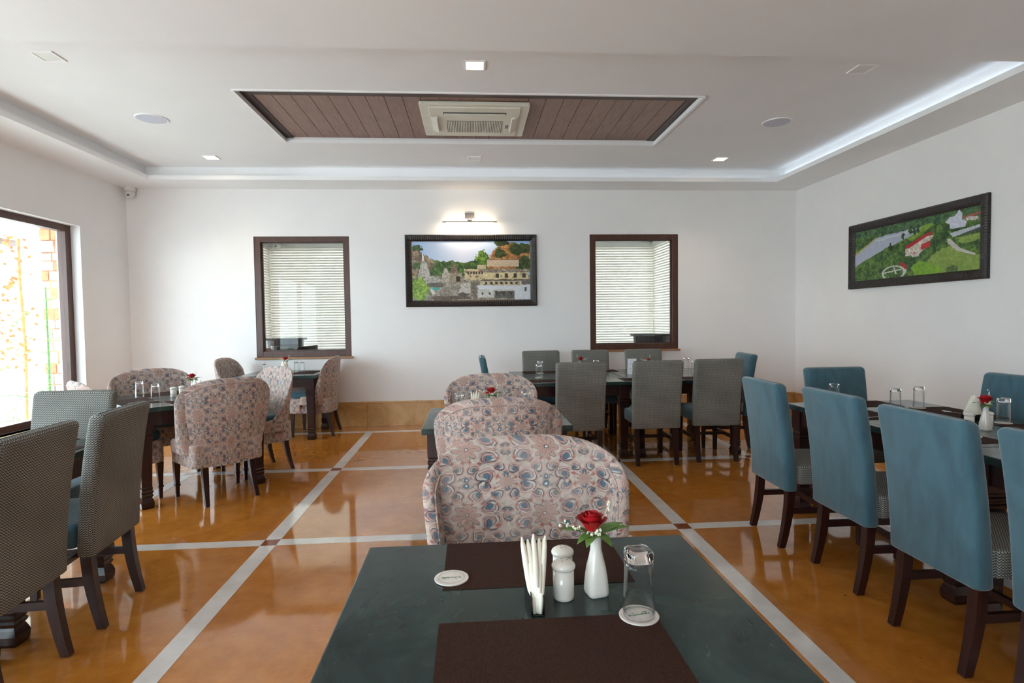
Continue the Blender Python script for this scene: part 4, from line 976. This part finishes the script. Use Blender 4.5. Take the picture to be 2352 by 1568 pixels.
# foreground table
pm(.15, 1.432, 0, 'brown placemat at the far side of the foreground table')
pm(.15, 1.017, 0, 'brown placemat nearest the camera')
coast(-.056, 1.352, 'loose round paper coaster at the left on the foreground table', TZ+.002, 178)
coast(.338, 1.141, 'paper coaster under the big foreground tumbler', TZ+.002, 10)
glass(.338, 1.141, 'big upturned tumbler in the foreground', z=TZ+.0052, a=8)
holder(.128, 1.215, 2, 'black napkin holder with fanned napkins on the foreground table')
napkins(.128, 1.215, 2, 5, 'folded ivory napkin in the foreground napkin holder')
shaker(.196, 1.236, 'white shaker with holes in front of its twin on the foreground table')
shaker(.206, 1.310, 'white shaker standing behind the other on the foreground table')
vase(.272, 1.248, 'white bud vase in the foreground')
rose(.272, 1.248, 0, 'red silk rose with leaves in the foreground vase')
# middle table
glass(-.085, 3.78, 'upturned tumbler left of the napkins on the middle table')
holder(.02, 3.77, 0, 'black napkin holder on the middle table')
napkins(.02, 3.77, 0, 4, 'white napkin in the holder on the middle table')
vase(.13, 3.66, 'white bud vase on the middle table')
rose(.13, 3.66, 1, 'red rose with berries and white blossoms on the middle table')
glass(.36, 3.80, 'upturned tumbler hidden behind the chair on the middle table')
pm(.145, 3.44, 0, 'brown placemat on the near side of the middle table')
pm(.145, 3.89, 0, 'brown placemat on the far side of the middle table')
# diagonal table
pm(-2.70, 4.76, -46, 'brown placemat on the window side of the diagonal table')
pm(-2.19, 4.77, 44, 'brown placemat before the chair seen from behind at the diagonal table')
pm(-2.70, 5.28, 44, 'brown placemat at the far side of the diagonal table')
glass(-2.80, 5.02, 'left upturned tumbler on the diagonal table')
glass(-2.545, 4.78, 'right upturned tumbler on the diagonal table')
shaker(-2.52, 5.01, 'front white shaker on the diagonal table'); shaker(-2.49, 5.09, 'rear white shaker on the diagonal table')
vase(-2.42, 5.14, 'white bud vase on the diagonal table'); rose(-2.42, 5.14, 1, 'red rose and white blossoms on the diagonal table', 40)
holder(-2.32, 5.00, 60, 'black napkin holder on the diagonal table'); napkins(-2.32, 5.00, 60, 2, 'white napkin in the holder on the diagonal table')
spoon(-2.60, 4.70, 40, 'spoon on the window side placemat of the diagonal table'); fork(-2.27, 4.68, 130, 'fork on the diagonal table before the chair seen from behind')
# table under the left inner window
pm(-2.02, 7.17, 90, 'brown placemat on the table under the inner window')
glass(-2.47, 7.02, 'upturned tumbler at the left on the table under the inner window')
glass(-2.16, 7.22, 'left tumbler of the pair right of the small rose'); glass(-2.085, 7.20, 'right tumbler of the pair right of the small rose')
vase(-2.31, 7.32, 'white bud vase under the inner window'); rose(-2.31, 7.32, 0, 'small red rose under the left inner window', 0)
holder(-2.27, 7.10, 70, 'black napkin holder on the table under the inner window'); napkins(-2.27, 7.10, 70, 2, 'white napkin in the holder under the left inner window')
# joined tables
pm(.62, 5.65, 0, 'brown placemat at the near left of the joined tables'); pm(.82, 6.58, 0, 'brown placemat before the far left grey chair')
pm(1.47, 6.60, 0, 'brown placemat before the far middle grey chair'); pm(2.18, 6.58, 0, 'brown placemat before the far right grey chair')
pm(1.72, 5.62, 0, 'brown placemat before the near middle grey chair'); pm(2.32, 5.62, 0, 'brown placemat before the near right grey chair')
coast(.706, 5.97, 'coaster under the front tumbler at the left of the joined tables'); glass(.706, 5.97, 'front tumbler of the two at the left of the joined tables', z=TZ+.003)
coast(.775, 6.42, 'coaster under the rear tumbler at the left of the joined tables', TZ+.002); glass(.775, 6.42, 'rear tumbler of the two at the left of the joined tables', z=TZ+.005)
vase(1.225, 6.40, 'white bud vase before the far middle grey chair'); rose(1.225, 6.40, 1, 'small red rose before the far middle grey chair', 180)
glass(1.42, 6.44, 'upturned tumbler right of the small rose on the joined tables')
vase(1.93, 6.15, 'white bud vase right of the menu card'); rose(1.93, 6.15, 2, 'red rose with white blossoms right of the menu card')
coast(2.50, 6.50, 'coaster under the rear right tumbler of the joined tables', TZ+.002); glass(2.50, 6.50, 'rear right tumbler on the joined tables', z=TZ+.005)
glass(2.44, 6.10, 'tumbler partly behind the right grey chair on the joined tables')
r = tag(empty('menu_card', (1.765, 6.18, TZ), D(-4)), 'folded white menu card standing on the joined tables', 'card')
g = G()
for s_ in (-1, 1): g.add([(-.047, s_*.038, 0), (.047, s_*.038, 0), (.047, s_*.003, .168), (-.047, s_*.003, .168), (-.047, s_*.036, 0), (.047, s_*.036, 0), (.047, s_*.001, .168), (-.047, s_*.001, .168)], [(0, 1, 2, 3), (7, 6, 5, 4), (0, 4, 5, 1), (3, 2, 6, 7), (0, 3, 7, 4), (1, 5, 6, 2)])
g.build('panel', 'card_paper', r)
g = G(); rd = random.Random(2)
def ink(x0, x1, z0, z1): f_ = lambda z: -.038 + .035*z/.168 - .0006; g.add([(x0, f_(z0), z0), (x1, f_(z0), z0), (x1, f_(z1), z1), (x0, f_(z1), z1)], [(0, 1, 2, 3)])
for z, a, b_ in ((.150, -.03, .03), (.132, -.018, .018), (.024, -.022, .022), (.018, -.016, .016)):
    x = a
    while x < b_: w = rd.uniform(.002, .006); ink(x, min(x+w, b_), z, z+.0028); x += w + .0015
for x, z in ((-.024, .104), (.022, .104), (0, .078), (-.022, .054), (.022, .054), (0, .098)): ink(x-.004, x+.004, z, z+.010)
g.build('print', 'grey_print', r)
# right hand table
pm(2.42, 3.41, 92, 'brown placemat with spoon on the right table'); pm(2.42, 2.75, 90, 'brown placemat before the third teal chair'); pm(2.68, 3.76, 0, 'brown placemat at the far end of the right table')
pm(3.01, 3.34, 90, 'brown placemat on the wall side of the right table'); pm(3.01, 2.72, 90, 'brown placemat on the wall side nearer the camera'); pm(2.42, 2.05, 90, 'brown placemat beside the fourth teal chair')
coast(2.52, 3.80, 'coaster under the leftmost tumbler on the right table', TZ+.002); glass(2.52, 3.80, 'leftmost tumbler on the right table', z=TZ+.005)
glass(2.745, 3.51, 'short looking tumbler behind the third teal chair on the right table')
coast(2.93, 3.54, 'coaster under the tall tumbler before the white wall', TZ+.002); glass(2.93, 3.54, 'tall tumbler against the white wall on the right table', z=TZ+.005)
coast(2.97, 2.98, 'coaster under the rightmost tumbler', TZ+.002); glass(2.97, 2.98, 'rightmost tumbler beside the rose on the right table', z=TZ+.005)
coast(2.50, 2.675, 'loose coaster left of the rose vase on the right table', TZ+.002)
shaker(2.678, 2.885, 'white shaker left of the rose vase on the right table'); shaker(2.80, 2.90, 'white shaker behind the rose vase on the right table')
vase(2.712, 2.823, 'white bud vase on the right table'); rose(2.712, 2.823, 1, 'red rose on the right table', 10)
holder(2.90, 3.10, 55, 'black napkin holder behind the rose on the right table'); napkins(2.90, 3.10, 55, 2, 'white napkin in the holder behind the rose on the right table')
spoon(2.46, 3.26, 12, 'spoon on the right table before the second teal chair'); fork(2.50, 3.20, 8, 'fork beside the spoon before the second teal chair'); spoon(2.99, 3.30, 100, 'spoon on the wall side of the right table')
# left table
pm(-2.10, 2.83, 90, 'brown placemat before the second grey chair at left'); pm(-2.36, 3.12, 0, 'brown placemat before the grey chair facing the camera')
glass(-2.55, 3.02, 'left tumbler behind the nearest grey chair'); glass(-2.62, 3.20, 'right tumbler behind the nearest grey chair')
shaker(-2.50, 2.86, 'white shaker behind the nearest grey chair')
